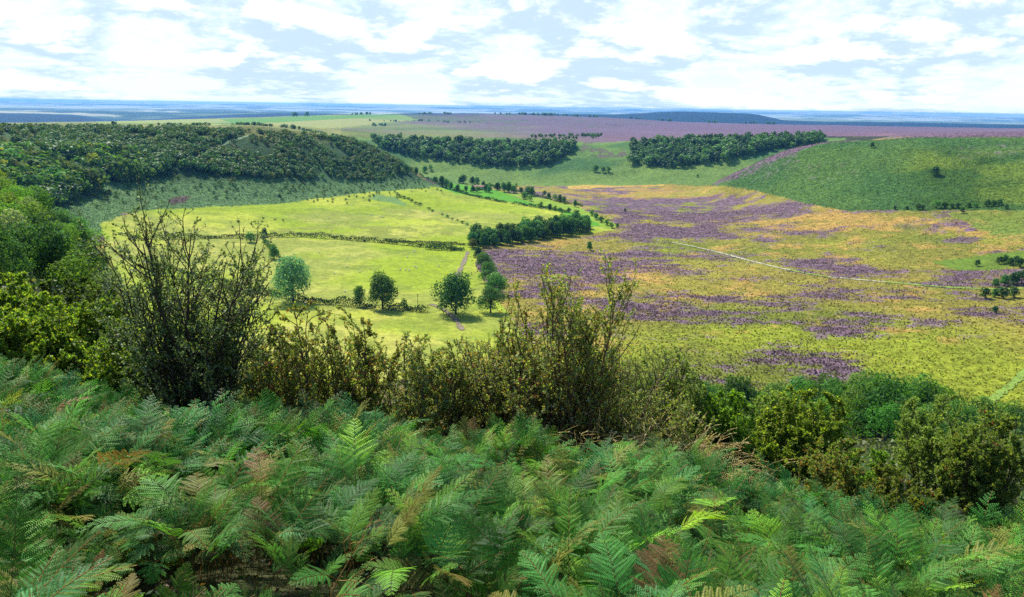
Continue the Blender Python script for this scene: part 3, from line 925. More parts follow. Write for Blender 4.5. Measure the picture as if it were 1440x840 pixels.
BIG = [tree_meshes("big_a", 17, 18, 5200, 0.7, DARK, 1, 24, 0.04),
       tree_meshes("big_b", 16, 15, 4600, 0.68, MIDG, 2, 20, 0.08),
       tree_meshes("big_c", 15, 17, 4600, 0.66, [(0.085, 0.17, 0.08), (0.11, 0.2, 0.10), (0.07, 0.14, 0.07)], 3, 22, 0.14),
       tree_meshes("big_d", 15, 13, 3600, 0.60, MIDG, 4, 15, 0.12)]
MED = [tree_meshes("med_%d" % i, 12, w, 1500, 0.75, p, 20+i, 12, b) for i, (w, p, b) in enumerate(
       [(9, DARK, 0.0), (10.5, MIDG, 0.0), (9, BLUEG, 0.0), (8, MIDG, 0.02), (11, OLIV, 0.06), (9.5, YELG, 0.06), (9, GREYG, 0.08), (10, MIDG, 0.05)])]
LOW = [tree_meshes("low_%d" % i, 7, w, 260, 0.95, p, 60+i, 7, b, limbs=3) for i, (w, p, b) in enumerate(
       [(6.5, DARK, 0.0), (7, MIDG, 0.0), (6, FOREST, 0.0), (7, MIDG, 0.0), (6.5, FOREST, 0.0), (7, OLIV, 0.0), (6, FOREST, 0.0)])]
LOW_BUSH = [tree_meshes("scrub_%d" % i, 4, w, 150, 0.75, p, 90+i, 5, 0.0, limbs=2) for i, (w, p) in enumerate(
       [(5.5, OLIV), (5, DARK), (6, FOREST), (5.5, FOREST), (5, MIDG), (6, FOREST)])]
SLOPE = [tree_meshes("slope_%d" % i, 8, w, 2600, 0.34, p, 130+i, 14, 0.03) for i, (w, p) in enumerate(
       [(8, [(0.055, 0.11, 0.016), (0.08, 0.14, 0.018)]), (8.5, [(0.10, 0.16, 0.015), (0.14, 0.20, 0.018)]), (7.5, DARK), (9, [(0.075, 0.15, 0.02), (0.06, 0.11, 0.02), (0.10, 0.17, 0.02)]), (7, GREYG), (8.5, OLIV), (7, BLUEG)])]


BAND = [tree_meshes("band_%d" % i, 8, w, 2600, 0.36, [tuple(0.8*np.array(q)*[1, 1.08, 0.7]) for q in p], 230+i, 14, 0.03) for i, (w, p) in enumerate(
       [(8, MIDG), (8.5, BLUEG), (7.5, DARK), (9, [(0.09, 0.17, 0.02), (0.06, 0.12, 0.02)]), (7, [(0.10, 0.16, 0.05), (0.13, 0.2, 0.07)])])]


def px_h(pos, hpx):
    return hpx/FPX*np.linalg.norm(pos-EYE)


def put(tm, u, v, hpx, label, group=None, name="tree", cat="tree", wx=1.0, dmin=150, d=None):
    p = at(u, d) if d else ground(u, v, dmin)
    if p is None:
        return None
    return plant_tree(tm, p, label, group, name, cat, px_h(p, hpx), None, wx)


# single trees of the pasture
put(BIG[2], 412, 424, 60, "round blue green tree standing alone at the left end of the pasture hedge", wx=1.0)
put(BIG[1], 538, 435, 50, "dark round tree in the lower hedge with a thin pale sapling at its left", wx=1.05)
put(BIG[3], 506, 431, 30, "thin pale sapling in the lower hedge close beside a dark round tree", wx=0.8)
put(LOW[1], 568, 434, 14, "small bushy tree in the lower hedge, right of a dark round tree")
put(BIG[0], 641, 442, 58, "broad dark tree at the corner where the lower hedge meets the tree line", wx=1.1)
put(BIG[3], 690, 440, 38, "dark tree behind the bush tops at the near end of the tree line", wx=1.25)
put(BIG[1], 697, 415, 30, "round pale green tree, third from the near end of the pasture tree line", wx=1.35)
put(BIG[3], 687, 397, 30, "bright green tree in the middle of the pasture tree line", wx=1.25)
put(BIG[1], 680, 378, 22, "rounded green tree in the pasture tree line just below two small dark ones", wx=1.35)
put(MED[0], 673, 363, 17, "small dark tree in the pasture tree line near the corner of the dark wood", wx=1.2)
put(MED[4], 665, 350, 14, "olive bush-like tree at the corner of the dark wood and the short hedge", wx=1.2)
put(MED[3], 829, 352, 14, "single small dark tree on the heather beyond the dark wood")
put(MED[3], 386, 364, 22, "dark leaning tree between the two left hedges of the pasture", wx=1.1)
put(MED[6], 371, 340, 12, "greyish small tree where the long hedge begins")
put(MED[0], 372, 333, 13, "small dark tree standing just above the start of the long hedge")
put(MED[1], 352, 341, 14, "bright green bushy tree left of the start of the long hedge", wx=1.4)
put(MED[5], 408, 372, 10, "low yellowish tree behind the round blue green tree")
# the compact dark wood
WOOD = [(666, 347), (672, 345), (679, 348), (687, 345), (695, 347), (703, 344), (712, 345), (720, 341), (729, 342), (738, 339), (747, 340), (756, 336), (765, 337), (774, 333), (783, 334), (792, 331), (801, 332), (809, 328), (818, 328), (825, 327)]
wd = 0
ORD = "leftmost second third fourth fifth sixth seventh eighth ninth tenth eleventh twelfth thirteenth fourteenth fifteenth sixteenth seventeenth eighteenth nineteenth".split()
for wi, (u, v) in enumerate(WOOD):
    for k in range(3):
        row_ = ("front", "middle", "back")[k]
        wl = "dark tree in the %s row of the compact wood, %s" % (row_, ORD[wi] if wi == 0 else ("rightmost" if wi == 19 else ORD[wi]+" from its left end"))
        vv = v-k*4.5+random.uniform(-1, 1)
        hh = (22 if u < 735 else 24)-k*1.0+random.uniform(-3, 3)
        if u > 812: hh -= 6
        put(random.choice([MED[0], MED[3], MED[1], MED[2], MED[0]]), u+random.uniform(-1.5, 1.5), vv, hh, wl, "trees of the compact dark wood", wx=random.uniform(1.0, 1.25), dmin=300)
# trees along the stream in the far valley
STREAM = [(560, 243, 12), (572, 244, 13), (585, 246, 12), (598, 243, 10), (622, 262, 15), (628, 265, 14), (634, 267, 12), (612, 258, 10), (643, 270, 11), (655, 270, 9), (665, 271, 11), (672, 271, 9), (684, 270, 12), (688, 271, 10), (647, 258, 10), (652, 258, 13),
          (664, 260, 12), (671, 261, 12), (680, 264, 10), (688, 266, 9), (699, 268, 12), (709, 270, 14), (716, 271, 17), (722, 272, 12), (733, 272, 9), (742, 275, 13), (748, 276, 15), (738, 281, 11), (745, 283, 9), (765, 276, 8), (772, 280, 10), (780, 282, 9), (787, 284, 11), (793, 286, 10), (809, 291, 11), (760, 293, 9), (773, 296, 10), (780, 297, 8), (787, 298, 6), (800, 299, 7),
          (832, 304, 9), (838, 309, 10), (845, 313, 9), (853, 317, 9), (860, 321, 8), (868, 320, 6), (726, 262, 4), (838, 242, 10), (848, 243, 8), (856, 243, 9), (606, 240, 8), (879, 298, 5), (981, 249, 4)]
for i, (u, v, h) in enumerate(STREAM):
    w_ = ("tall" if h > 13 else "middling" if h > 9.5 else "small")+" tree "
    w_ += ("on the valley floor behind the tip of the left hillside" if u < 615 and v < 250 else "at the upper end of the bright meadow by the barn" if u < 645 and v > 255 else "close left of the small barn" if u < 672 and v > 266
           else "in the stream line left above the barn" if u < 675 else "close right of the small barn" if u < 695 and v > 266 else "in the stream line right of the barn" if u < 735 and v < 280
           else "in the stream line near the middle meadow" if v < 280 and u < 800 else "in the double row between the two green meadows" if u < 815 else "along the right edge of the long green meadow" if v > 296 and u < 875 else "alone or in a few on the far bracken slope")
    put(MED[[0, 2, 3, 1][i % 4]] if h > 9 else LOW[[0, 1, 3][i % 3]], u, v, h, w_, "trees scattered along the far valley stream", wx=random.uniform(1.0, 1.3), dmin=500)
# right hand side of the moor
for (u, v, h, wx, lb) in [(1315, 247, 12, 1.5, "dark round thorn bush, the larger one on the big green hill"), (1226, 208, 7, 1.2, "small dark thorn bush near the top of the big green hill"),
                          (1399, 440, 9, 1.3, "lone dark bush on yellow moor grass at the right edge"), (1374, 374, 8, 1.1, "small dark bush on the bright green patch of the moor"),
                          (1353, 300, 8, 1.0, "small olive tree at the end of the bush line under the hill")]:
    put(MED[0] if h > 8 else LOW[0], u, v, h, lb, None, "thorn_bush", "bush", wx, 300)
for (u, v, h) in [(1258, 295, 5), (1275, 295, 5), (1290, 295, 8), (1297, 295, 7), (1317, 293, 10), (1328, 293, 8), (1338, 293, 7), (1347, 293, 7), (1362, 292, 7), (1372, 292, 6), (1388, 290, 8), (1398, 290, 8), (1405, 289, 8), (1415, 294, 6)]:
    put(random.choice([LOW[0], LOW[3], MED[0]]), u, v, h, "dark bush in the row under the big green hill", "row of dark bushes under the big green hill", "moor_bush", "bush", 1.3, 400)
for (u, v, h) in [(1385, 420, 14), (1398, 418, 12), (1410, 420, 15), (1425, 419, 14), (1400, 404, 12), (1412, 402, 15), (1425, 400, 16), (1436, 398, 16), (1405, 371, 9), (1413, 370, 11), (1420, 373, 10), (1434, 376, 12), (1428, 371, 10), (1446, 372, 12), (1452, 400, 18)]:
    put(random.choice([MED[0], MED[3], LOW[0]]), u, v, h, "dark bush in the clump beside the moor track at the right edge", "clump of dark bushes at the right end of the track", "moor_bush", "bush", 1.35, 300)

# the wooded spur on the left
def scatter_px(poly, n, sep, seed, dmin, dmax=1e9):
    """points of the slope spread evenly as trees spread, kept where they fall inside an outline of the photograph"""
    rg = np.random.RandomState(seed)
    poly = np.asarray(poly, float); out = []
    us = rg.uniform(poly[:, 0].min(), poly[:, 0].max(), n*6); vs = rg.uniform(poly[:, 1].min(), poly[:, 1].max(), n*6)
    ok = in_poly(us, vs, poly)
    for u, v in zip(us[ok], vs[ok]):
        if any((u-a)**2+((v-b)*1.6)**2 < sep**2 for a, b in out):
            continue
        out.append((u, v))
        if len(out) >= n:
            break
    return out


SP = scatter_px([(-60, 225), (0, 252), (60, 292), (118, 335), (172, 395), (215, 440), (190, 470), (120, 430), (60, 405), (-60, 400)], 95, 15, 5, 60)
for (u, v) in SP:
    p = ground(u, v, 60)
    if p is None or np.hypot(p[0], p[1]) > 330: continue
    kinds = [0, 0, 1, 3, 2, 5, 1] if v < 330 else [0, 2, 2, 4, 3, 6]
    tm_ = SLOPE[random.choice(kinds)]
    plant_tree(tm_, p, ["mid green", "bright yellow green", "dark green", "mid green", "pale grey green", "olive green", "blue green"][SLOPE.index(tm_)]+(" tree at the left edge, " if u < 8 else " leafy tree ")+("near the top of the wooded spur" if v < 290 else "half way down the wooded spur" if v < 345 else "low on the wooded spur near the pasture" if u > 95 else "at the spur foot above the yellow bushes"), "trees of the wooded spur on the left", "tree", "tree", random.uniform(3.8, 7.2), None, random.uniform(0.9, 1.2))
# band of trees at the foot of the near slope, right
bt = [(990, 205, 7), (1010, 190, 8), (1032, 180, 9), (1050, 170, 11), (1065, 175, 9), (1085, 185, 8), (1105, 195, 8), (1125, 185, 8), (1145, 180, 8), (1160, 170, 8), (1180, 165, 11), (1195, 160, 10), (1212, 165, 9), (1228, 160, 9), (1245, 150, 10), (1262, 160, 9), (1280, 150, 9), (1292, 160, 8), (1308, 155, 8), (1322, 160, 8), (1335, 160, 8), (1350, 170, 7),
      (1025, 130, 7), (1060, 135, 7), (1090, 140, 6), (1120, 135, 7), (1205, 130, 8), (1228, 125, 8), (1240, 120, 7), (1262, 118, 8), (1285, 122, 8), (1300, 115, 7), (1275, 100, 6), (1180, 110, 6), (1405, 130, 5), (1425, 135, 5), (1450, 120, 5), (1005, 110, 7), (1320, 130, 7), (1380, 120, 6), (1160, 120, 6), (1330, 100, 6)]
for i, (u, d, h) in enumerate(bt):
    p = at(u, d)
    q_ = [3, 1, 0, 2, 1, 0, 4][i % 7]
    plant_tree(BAND[q_], p, {3: "wide mid green", 1: "blue green", 0: "mid green", 2: "dark narrow", 4: "pale"}[q_]+" tree, "+("left end" if u < 1060 else "left of middle" if u < 1170 else "middle" if u < 1260 else "right of middle" if u < 1350 else "right end")+(", front row of" if d < 145 else ", back row of")+" the band below the near slope", "band of trees at the foot of the near slope", "tree", "tree", h*random.uniform(0.75, 1.2), None, random.uniform(0.95, 1.2))

# scrub and trees of the left hillside, woods of the far slope
def merge_trees(items, name, label, meshes=None):
    """one mass: many small crowns and trunks realised into a single mesh"""
    Vs, Fs, Cs, Ms = [], [], [], []; nv = 0
    cache = {}
    for tm, p, h, rz, wx in items:
        for which in (0, 1):
            me = tm[which]
            if me.name not in cache:
                v = np.empty(len(me.vertices)*3, np.float32); me.vertices.foreach_get("co", v)
                f = np.empty(len(me.loops), np.int32); me.loops.foreach_get("vertex_index", f)
                c = np.empty(len(me.polygons)*4, np.float32); me.attributes["tint"].data.foreach_get("color", c)
                cache[me.name] = (v.reshape(-1, 3), f.reshape(-1, 4), c.reshape(-1, 4)[:, :3])
            v, f, c = cache[me.name]
            s = h/tm[2]; ca, sa = math.cos(rz), math.sin(rz)
            q = v*[s*wx, s*wx, s]
            q = np.stack([q[:, 0]*ca-q[:, 1]*sa, q[:, 0]*sa+q[:, 1]*ca, q[:, 2]], 1)+p
            Vs.append(q); Fs.append(f+nv); nv += len(q)
            k = 0.65+0.6*((rz*7.3) % 1)
            Cs.append(c*k if which else c*0+np.array([0.07, 0.055, 0.04])); Ms.append(np.full(len(f), 0))
    me = make_mesh(name, np.concatenate(Vs), np.concatenate(Fs), M_LEAF_FLAT, np.concatenate(Cs))
    o = link(name, me)
    return tag(o, label, None, None, "stuff")


M_LEAF_FLAT = foliage_mat("mass_leaves", rnd=0.0)
rg = np.random.RandomState(99)
cand = []
N = 24000
d_ = 540+(960-540)*rg.uniform(size=N)**0.8; u_ = rg.uniform(-60, 625, N)
a_, _ = az_slope(u_, 250+0*u_)
x_ = d_*np.sin(a_); y_ = d_*np.cos(a_); z_ = height(x_, y_)
uu, vv = project(np.stack([x_, y_, z_], 1))
# tree line of the hillside: dense above, bracken with few bushes below
lower = np.interp(uu, [-60, 60, 150, 200, 260, 330, 400, 470, 530, 570, 600], [300, 296, 262, 252, 238, 250, 252, 252, 256, 244, 236])
crest = np.interp(uu, [-60, 240, 440, 500, 540, 570, 600, 625], [181, 183, 189, 199, 215, 232, 251, 262])
path_ = np.abs(vv-np.interp(uu, [240, 280, 320, 360], [240, 222, 202, 188])) < 4.2
inpath = path_ & (uu > 235) & (uu < 362)
dn = fbm(x_, y_, 35, 3, 61)
prob = np.where(vv < lower, 0.9, 0.26*sstep(lower+34, 0, 1)*np.clip(1-(vv-lower)/36, 0, 1))
prob = prob*sstep(dn, 0.25, 0.5)
prob = np.where(vv < crest+1.5, 0.5, prob)
ok = (rg.uniform(size=N) < prob) & ~inpath & (vv < lower+34) & (vv > crest-1)
grid = {}
big = []
for i in np.nonzero(ok)[0]:
    sz = 3.4+5.2*sstep(vv[i], 185, 250)*sstep(-uu[i], -520, -100)*rg.uniform(0.55, 1.25)+rg.uniform(-0.6, 1.2)
    if uu[i] < 190 and 225 < vv[i] < 285 and rg.uniform() < 0.6: sz += 4.0
    sz *= 1.2
    if vv[i] > lower[i]: sz = rg.uniform(1.5, 3.0)
    if uu[i] > 340: sz *= 0.85
    key = (int(x_[i]/4.6), int(y_[i]/4.6))
    if key in grid and rg.uniform() < 0.6:
        continue
    grid[key] = 1
    big.append((sz/d_[i], sz, i))
big.sort(reverse=True)
print("hillside plants", len(big))
ntree = nbush = 0; mass = []
def where_(U, Vv, lo, cr):
    a = "above the bracken" if Vv > lo-12 and Vv <= lo else "down in the bracken" if Vv > lo else "along the top" if Vv < cr+9 else "on the upper slope" if Vv < cr+28 else "mid slope"
    c = "at the left end" if U < 70 else "in the left hollow" if U < 165 else "left of the diagonal path" if U < 245 else "by the diagonal path" if U < 335 else "right of the diagonal path" if U < 430 else "on the shoulder" if U < 520 else "on the nose"
    return a+" "+c+" of the left hillside"
TN = ["dark rounded", "mid green rounded", "deep green", "mid green narrow", "shadowy green", "olive", "deep green narrow"]
BN = ["olive", "dark", "deep green", "shadowy green", "mid green", "broad deep green"]
for q, (ap, sz, i) in enumerate(big):
    p = np.array([x_[i], y_[i], z_[i]-0.1])
    rz = rg.uniform(0, 6.28); wx = rg.uniform(0.9, 1.3)
    if sz > 6.2 and ntree < 75:
        ntree += 1
        q_ = rg.randint(len(LOW))
        plant_tree(LOW[q_], p, TN[q_]+" tree "+where_(uu[i], vv[i], lower[i], crest[i]), "trees of the left hillside", "tree", "tree", sz*1.05, rz, wx)
    elif nbush < 250:
        nbush += 1
        q_ = rg.randint(len(LOW_BUSH)); tm = LOW_BUSH[q_]
        o = plant_tree(tm, p, BN[q_]+" bush "+where_(uu[i], vv[i], lower[i], crest[i]), "bushes of the left hillside", "bush", "bush", sz, rz, wx)
    else:
        mass.append((LOW_BUSH[rg.randint(len(LOW_BUSH))], p, sz, rz, wx))
if mass:
    merge_trees(mass, "hillside_scrub", "small dark scrub bushes covering the left hillside")

mass = []
def wood_px(poly, n, seed, hrange, meshes, dlo, dhi):
    rg = np.random.RandomState(seed); k = 0; out = []
    poly = np.asarray(poly, float)
    for _ in range(n*30):
        u = rg.uniform(poly[:, 0].min(), poly[:, 0].max()); d = rg.uniform(dlo, dhi)
        p = at(u, d); pu, pv = project(p[None])
        if not in_poly(pu, pv, poly)[0]: continue
        if any((p[0]-a[0])**2+(p[1]-a[1])**2 < 6.2**2 for a in out): continue
        out.append(p); k += 1
        mass.append((meshes[rg.randint(len(meshes))], p, rg.uniform(*hrange), rg.uniform(0, 6.28), rg.uniform(1.0, 1.35)))
        if k >= n: break
LW = [LOW[2], LOW[1], LOW[3], LOW[6], LOW[0]]
wood_px([(518, 196), (560, 200), (650, 203), (720, 205), (806, 206), (806, 214), (770, 233), (700, 236), (640, 228), (580, 222), (545, 212)], 420, 11, (7, 16), LW, 1080, 1400)
wood_px([(880, 206), (930, 203), (1000, 200), (1080, 198), (1160, 195), (1150, 204), (1080, 212), (1020, 228), (950, 236), (885, 232), (878, 220)], 420, 12, (7, 16), LW, 1060, 1400)
wood_px([(600, 194), (760, 193), (850, 191), (830, 197), (700, 199)], 60, 13, (5, 8), LW, 1360, 1900)
merge_trees(mass, "distant_woodland", "dense dark woods along the far slope of the valley")
mass = []
rg = np.random.RandomState(5)
for (u0, u1, v, dd_, n, h) in [(235, 312, 179, 1080, 24, 4.5), (340, 470, 181, 1300, 60, 6), (55, 90, 179, 1000, 6, 3), (150, 160, 178, 1000, 3, 3), (420, 445, 0, 4300, 5, 22), (490, 1080, 0, 4420, 260, 13), (530, 548, 0, 3000, 20, 9), (180, 186, 179, 1050, 2, 6), (520, 700, 0, 3400, 26, 8)]:
    for k in range(n):
        u = rg.uniform(u0, u1)
        if n > 100 and vnoise(np.array([u/14.0]), np.array([2.0]), 4)[0] < 0.6: continue
        d = dd_*rg.uniform(0.985, 1.015); p = at(u, d)
        mass.append((LOW[rg.randint(4)], p, h*rg.uniform(0.6, 1.2), rg.uniform(0, 6), rg.uniform(1.1, 1.6)))
merge_trees(mass, "skyline_trees", "far-off trees and hedges in lines along the plateau tops")


# ------------------------------------------------------------------ hedges, tracks, a barn, stock
def follow(pts, step_px=3, dmin=200):
    out = []
    for (u0, v0), (u1, v1) in zip(pts[:-1], pts[1:]):
        n = max(2, int(math.hypot(u1-u0, v1-v0)/step_px))
        for k in range(n):
            p = ground(u0+(u1-u0)*k/n, v0+(v1-v0)*k/n, dmin)
            if p is not None: out.append(p)
    p = ground(*pts[-1], dmin)
    if p is not None: out.append(p)
    return np.array(out)


def hedge(label, pts, h, w, pal, seed, gap=0.0, dmin=200, leaf=0.7):
    P = follow(pts, 3, dmin); rg = np.random.RandomState(seed)
    S = np.concatenate([[0], np.cumsum(np.linalg.norm(np.diff(P[:, :2], axis=0), axis=1))])
    L = S[-1]; n = int(L*(20 if h > 1.8 else 34)*h/2)
    s = rg.uniform(0, L, n)
    k = vnoise(s/7.0, s*0+seed, seed); s = s[k > gap]; k = k[k > gap]; n = len(s)
    c = np.stack([np.interp(s, S, P[:, i]) for i in range(3)], 1)
    org = P[len(P)//2]
    hh = h*(0.55+0.8*vnoise(s/3.0, s*0+3, seed+1))*(0.6+0.7*k)
    q = c+np.stack([rg.normal(0, w*0.33, n), rg.normal(0, w*0.33, n), hh*rg.uniform(0, 1, n)**0.7], 1)-org
    ax = rdir(n, rg); sd_ = norm(np.cross(ax, rdir(n, rg)))
    g = Geo(); LL = leaf*rg.uniform(0.6, 1.3, n)
    pl = np.asarray(pal)
    g.leaves(q-ax*LL[:, None]*0.5, ax, sd_, LL, LL*0.8, pl[rg.randint(0, len(pl), n)]*rg.uniform(0.7, 1.3, (n, 1)))
    o = link("hedgerow", g.mesh("hedgerow", M_LEAF), loc=org)
    return tag(o, label, "hedge")


hedge("long thin dark hedge crossing the pasture from the left trees to the track corner", [(180, 337), (260, 336), (340, 335), (420, 333), (480, 337), (540, 342), (600, 348), (645, 352)], 3.0, 2.6, DARK, 1, 0.12)
hedge("short thick clipped hedge piece ending beside the corner of the dark wood", [(600, 351), (625, 352), (652, 353)], 4.2, 3.4, DARK, 2, 0.0)
hedge("lower hedge running under the round trees of the pasture", [(330, 408), (360, 412), (400, 419), (440, 427), (480, 429), (520, 434), (560, 436), (600, 439)], 3.6, 3.0, DARK, 3, 0.10)
for (u, v) in [(562, 277), (568, 279), (574, 281), (579, 284), (585, 287), (591, 289), (603, 295), (608, 298), (622, 303), (629, 306), (636, 309), (643, 311), (650, 314), (657, 317)]:
    put(random.choice(LOW_BUSH[1:5]), u, v, random.uniform(2.6, 4.2), "low bush in the broken diagonal line across the upper pasture", "broken diagonal line of bushes in the upper pasture", "bush", "bush", 1.7, 300)
hedge("dark hedge between pale pasture and bright meadow in the far valley", [(632, 267), (660, 275), (700, 284), (740, 290), (775, 295), (800, 300)], 2.6, 2.5, DARK, 5, 0.12, 500)
hedge("pale rough hedge with dry stems above the short clipped hedge", [(540, 339), (580, 341), (620, 343), (655, 345)], 1.6, 2.5, [(0.2, 0.2, 0.12), (0.12, 0.15, 0.05)], 6, 0.0)
hedge("overgrown fence line climbing from the lower hedge to the dark leaning tree", [(372, 340), (382, 352), (396, 366), (410, 376)], 2.4, 2.4, MIDG, 7, 0.2)
hedge("upper hedge of the bright meadow beside the far stream", [(690, 262), (730, 270), (770, 280), (820, 291)], 2.0, 2.0, MIDG, 8, 0.25, 500)
hedge("thin hedge line going to the left of the lower hedge behind the tall twiggy shrub", [(200, 372), (260, 385), (330, 402)], 2.0, 2.0, DARK, 9, 0.25)


def strip(name, pts, w, mat, lift=0.22, dmin=200, cat=None, label=None, wob=0.5, kind="structure"):
    P = follow(pts, 2.5, dmin)
    # smooth the line
    for _ in range(3):
        P[1:-1, :2] = (P[:-2, :2]+2*P[1:-1, :2]+P[2:, :2])/4
    T = np.gradient(P[:, :2], axis=0); T = T/np.maximum(np.linalg.norm(T, axis=1, keepdims=True), 1e-6)
    N2 = np.stack([-T[:, 1], T[:, 0]], 1)
    rg = np.random.RandomState(len(P)); rows = []
    ww = w*(1+wob*(rg.uniform(-1, 1, len(P))))
    for k in np.linspace(-0.5, 0.5, 4):
        q = P[:, :2]+N2*(k*ww)[:, None]
        rows.append(np.concatenate([q, (height(q[:, 0], q[:, 1])+lift)[:, None]], 1))
    V = np.stack(rows, 1).reshape(-1, 3)
    F = [(i*4+j, i*4+j+1, (i+1)*4+j+1, (i+1)*4+j) for i in range(len(P)-1) for j in range(3)]
    o = link(name, make_mesh(name, V, F, mat))
    return tag(o, kind=kind)


M_TRACK = plain_mat("pale_track", (0.34, 0.32, 0.20), nscale=0.4, amt=0.25)
M_GREENTRACK = plain_mat("green_track", (0.17, 0.25, 0.03), nscale=0.4, amt=0.25)
M_MUD = plain_mat("worn_track", (0.17, 0.13, 0.075), nscale=0.5, amt=0.3)
strip("path", [(945, 341), (975, 347), (1010, 355), (1050, 366), (1095, 377), (1110, 380)], 2.2, M_TRACK)
strip("path", [(1108, 379.5), (1140, 386), (1165, 389.5)], 2.6, M_GREENTRACK)
strip("path", [(1163, 389.5), (1200, 393), (1245, 397)], 2.2, M_TRACK)
strip("path", [(1243, 397), (1290, 401), (1340, 405), (1400, 407), (1450, 406)], 3.0, M_GREENTRACK)
strip("path", [(658, 354), (655, 362), (652, 370), (646, 382), (640, 395)], 2.6, M_MUD)
strip("path", [(605, 428), (625, 436), (640, 448), (650, 465)], 2.4, M_MUD)
strip("path", [(1446, 520), (1425, 540), (1405, 555), (1385, 570)], 2.6, M_GREENTRACK, dmin=100)
strip("path", [(242, 239), (280, 221), (320, 201), (352, 190)], 4.0, plain_mat("hill_path", (0.10, 0.17, 0.06), nscale=0.4), dmin=500)

# low stone barn among the meadow trees
bp = ground(674, 268, 500)
barn = thing("barn", bp, "small low brownish barn among trees of the far valley meadow", "barn", rz=0.25)
M_STONE = plain_mat("barn_stone", (0.32, 0.26, 0.2), nscale=1.5, amt=0.3)
M_ROOFT = plain_mat("barn_roof", (0.22, 0.12, 0.09), nscale=2, amt=0.3)
LX, LY, HW, HR = 7.0, 3.4, 3.0, 5.4
V = [(-LX, -LY, -1), (LX, -LY, -1), (LX, LY, -1), (-LX, LY, -1), (-LX, -LY, HW), (LX, -LY, HW), (LX, LY, HW), (-LX, LY, HW), (-LX, 0, HR), (LX, 0, HR)]
F4 = [(0, 1, 5, 4), (1, 2, 6, 5), (2, 3, 7, 6), (3, 0, 4, 7)]
g = Geo(); g.add(V, F4+[(4, 5, 5, 4)][:0]); V2 = np.array([(-LX, -LY, HW), (-LX, 0, HR), (-LX, LY, HW), (-LX, 0, HW), (LX, -LY, HW), (LX, 0, HR), (LX, LY, HW), (LX, 0, HW)])
g.add(V2, [(0, 1, 2, 3), (4, 7, 6, 5)])
link("wall", g.mesh("barn_wall", M_STONE), barn)
g = Geo()
e = 0.35; t_ = 0.18
for s in (-1, 1):
    a0 = np.array([-LX-e, s*(LY+e), HW-0.25]); a1 = np.array([LX+e, s*(LY+e), HW-0.25]); b0 = np.array([-LX-e, 0, HR+0.1]); b1 = np.array([LX+e, 0, HR+0.1])
    up_ = np.array([0, 0, t_])
    g.add([a0, a1, b1, b0, a0+up_, a1+up_, b1+up_, b0+up_], [(0, 1, 2, 3), (4, 7, 6, 5), (0, 4, 5, 1), (1, 5, 6, 2), (2, 6, 7, 3), (3, 7, 4, 0)])
link("roof", g.mesh("barn_roof", M_ROOFT), barn)
g = Geo(); g.add([(-1.6, -LY-0.03, -1), (1.6, -LY-0.03, -1), (1.6, -LY-0.03, 2.4), (-1.6, -LY-0.03, 2.4)], [(0, 1, 2, 3)])
link("door", g.mesh("barn_door", plain_mat("barn_door", (0.05, 0.035, 0.03))), barn)


def animal_mesh(name, L, H, col, head_c, woolly):
    """one continuous lofted body with neck, head and four jointed legs"""
    g = Geo(); Vv = []; F = []
    prof = [(-0.50, 0.60, 0.06, 0.05), (-0.46, 0.62, 0.17, 0.15), (-0.30, 0.62, 0.27, 0.24), (0.0, 0.58, 0.28, 0.25), (0.25, 0.60, 0.26, 0.22), (0.38, 0.66, 0.17, 0.14), (0.47, 0.76, 0.11, 0.09), (0.54, 0.84, 0.10, 0.085), (0.62, 0.80, 0.09, 0.07), (0.72, 0.71, 0.055, 0.045)]
    k = 8
    for i, (x, z, rz_, ry) in enumerate(prof):
        for j in range(k):
            a = 2*PI*j/k
            Vv.append((x*L, ry*L*math.cos(a)*0.9, z*H+rz_*H*math.sin(a)))
    for i in range(len(prof)-1):
        for j in range(k):
            F.append((i*k+j, i*k+(j+1) % k, (i+1)*k+(j+1) % k, (i+1)*k+j))
    C = [col]*((len(prof)-4)*k)+[head_c]*(3*k)
    g.add(Vv, F, C)
    lw = 0.05*L
    for x, fr in ((0.27, 1), (-0.36, -1)):
        for s in (-1, 1):
            y = s*0.12*L
            kn = (x*L+(-0.02 if fr > 0 else -0.05)*L, y, 0.28*H)
            g.prisms([(x*L, y, 0.55*H)], [kn], 0.07*L, lw, col, 6); g.prisms([kn], [(x*L, y, 0.02*H)], lw, lw*0.6, head_c, 6); g.prisms([(x*L, y, 0.03*H)], [(x*L+0.03*L, y, 0)], lw*0.75, lw*0.8, (0.03, 0.03, 0.03), 6)
    for s in (-1, 1):
        g.prisms([(0.53*L, s*0.07*L, 0.9*H)], [(0.51*L, s*0.16*L, 0.9*H)], 0.03*L, 0.01*L, head_c, 4)
    g.prisms([(-0.49*L, 0, 0.66*H)], [(-0.54*L, 0, 0.35*H)], 0.02*L, 0.012*L, col, 4)
    return g.mesh(name, plain_mat(name+"_coat", col, tint=True))


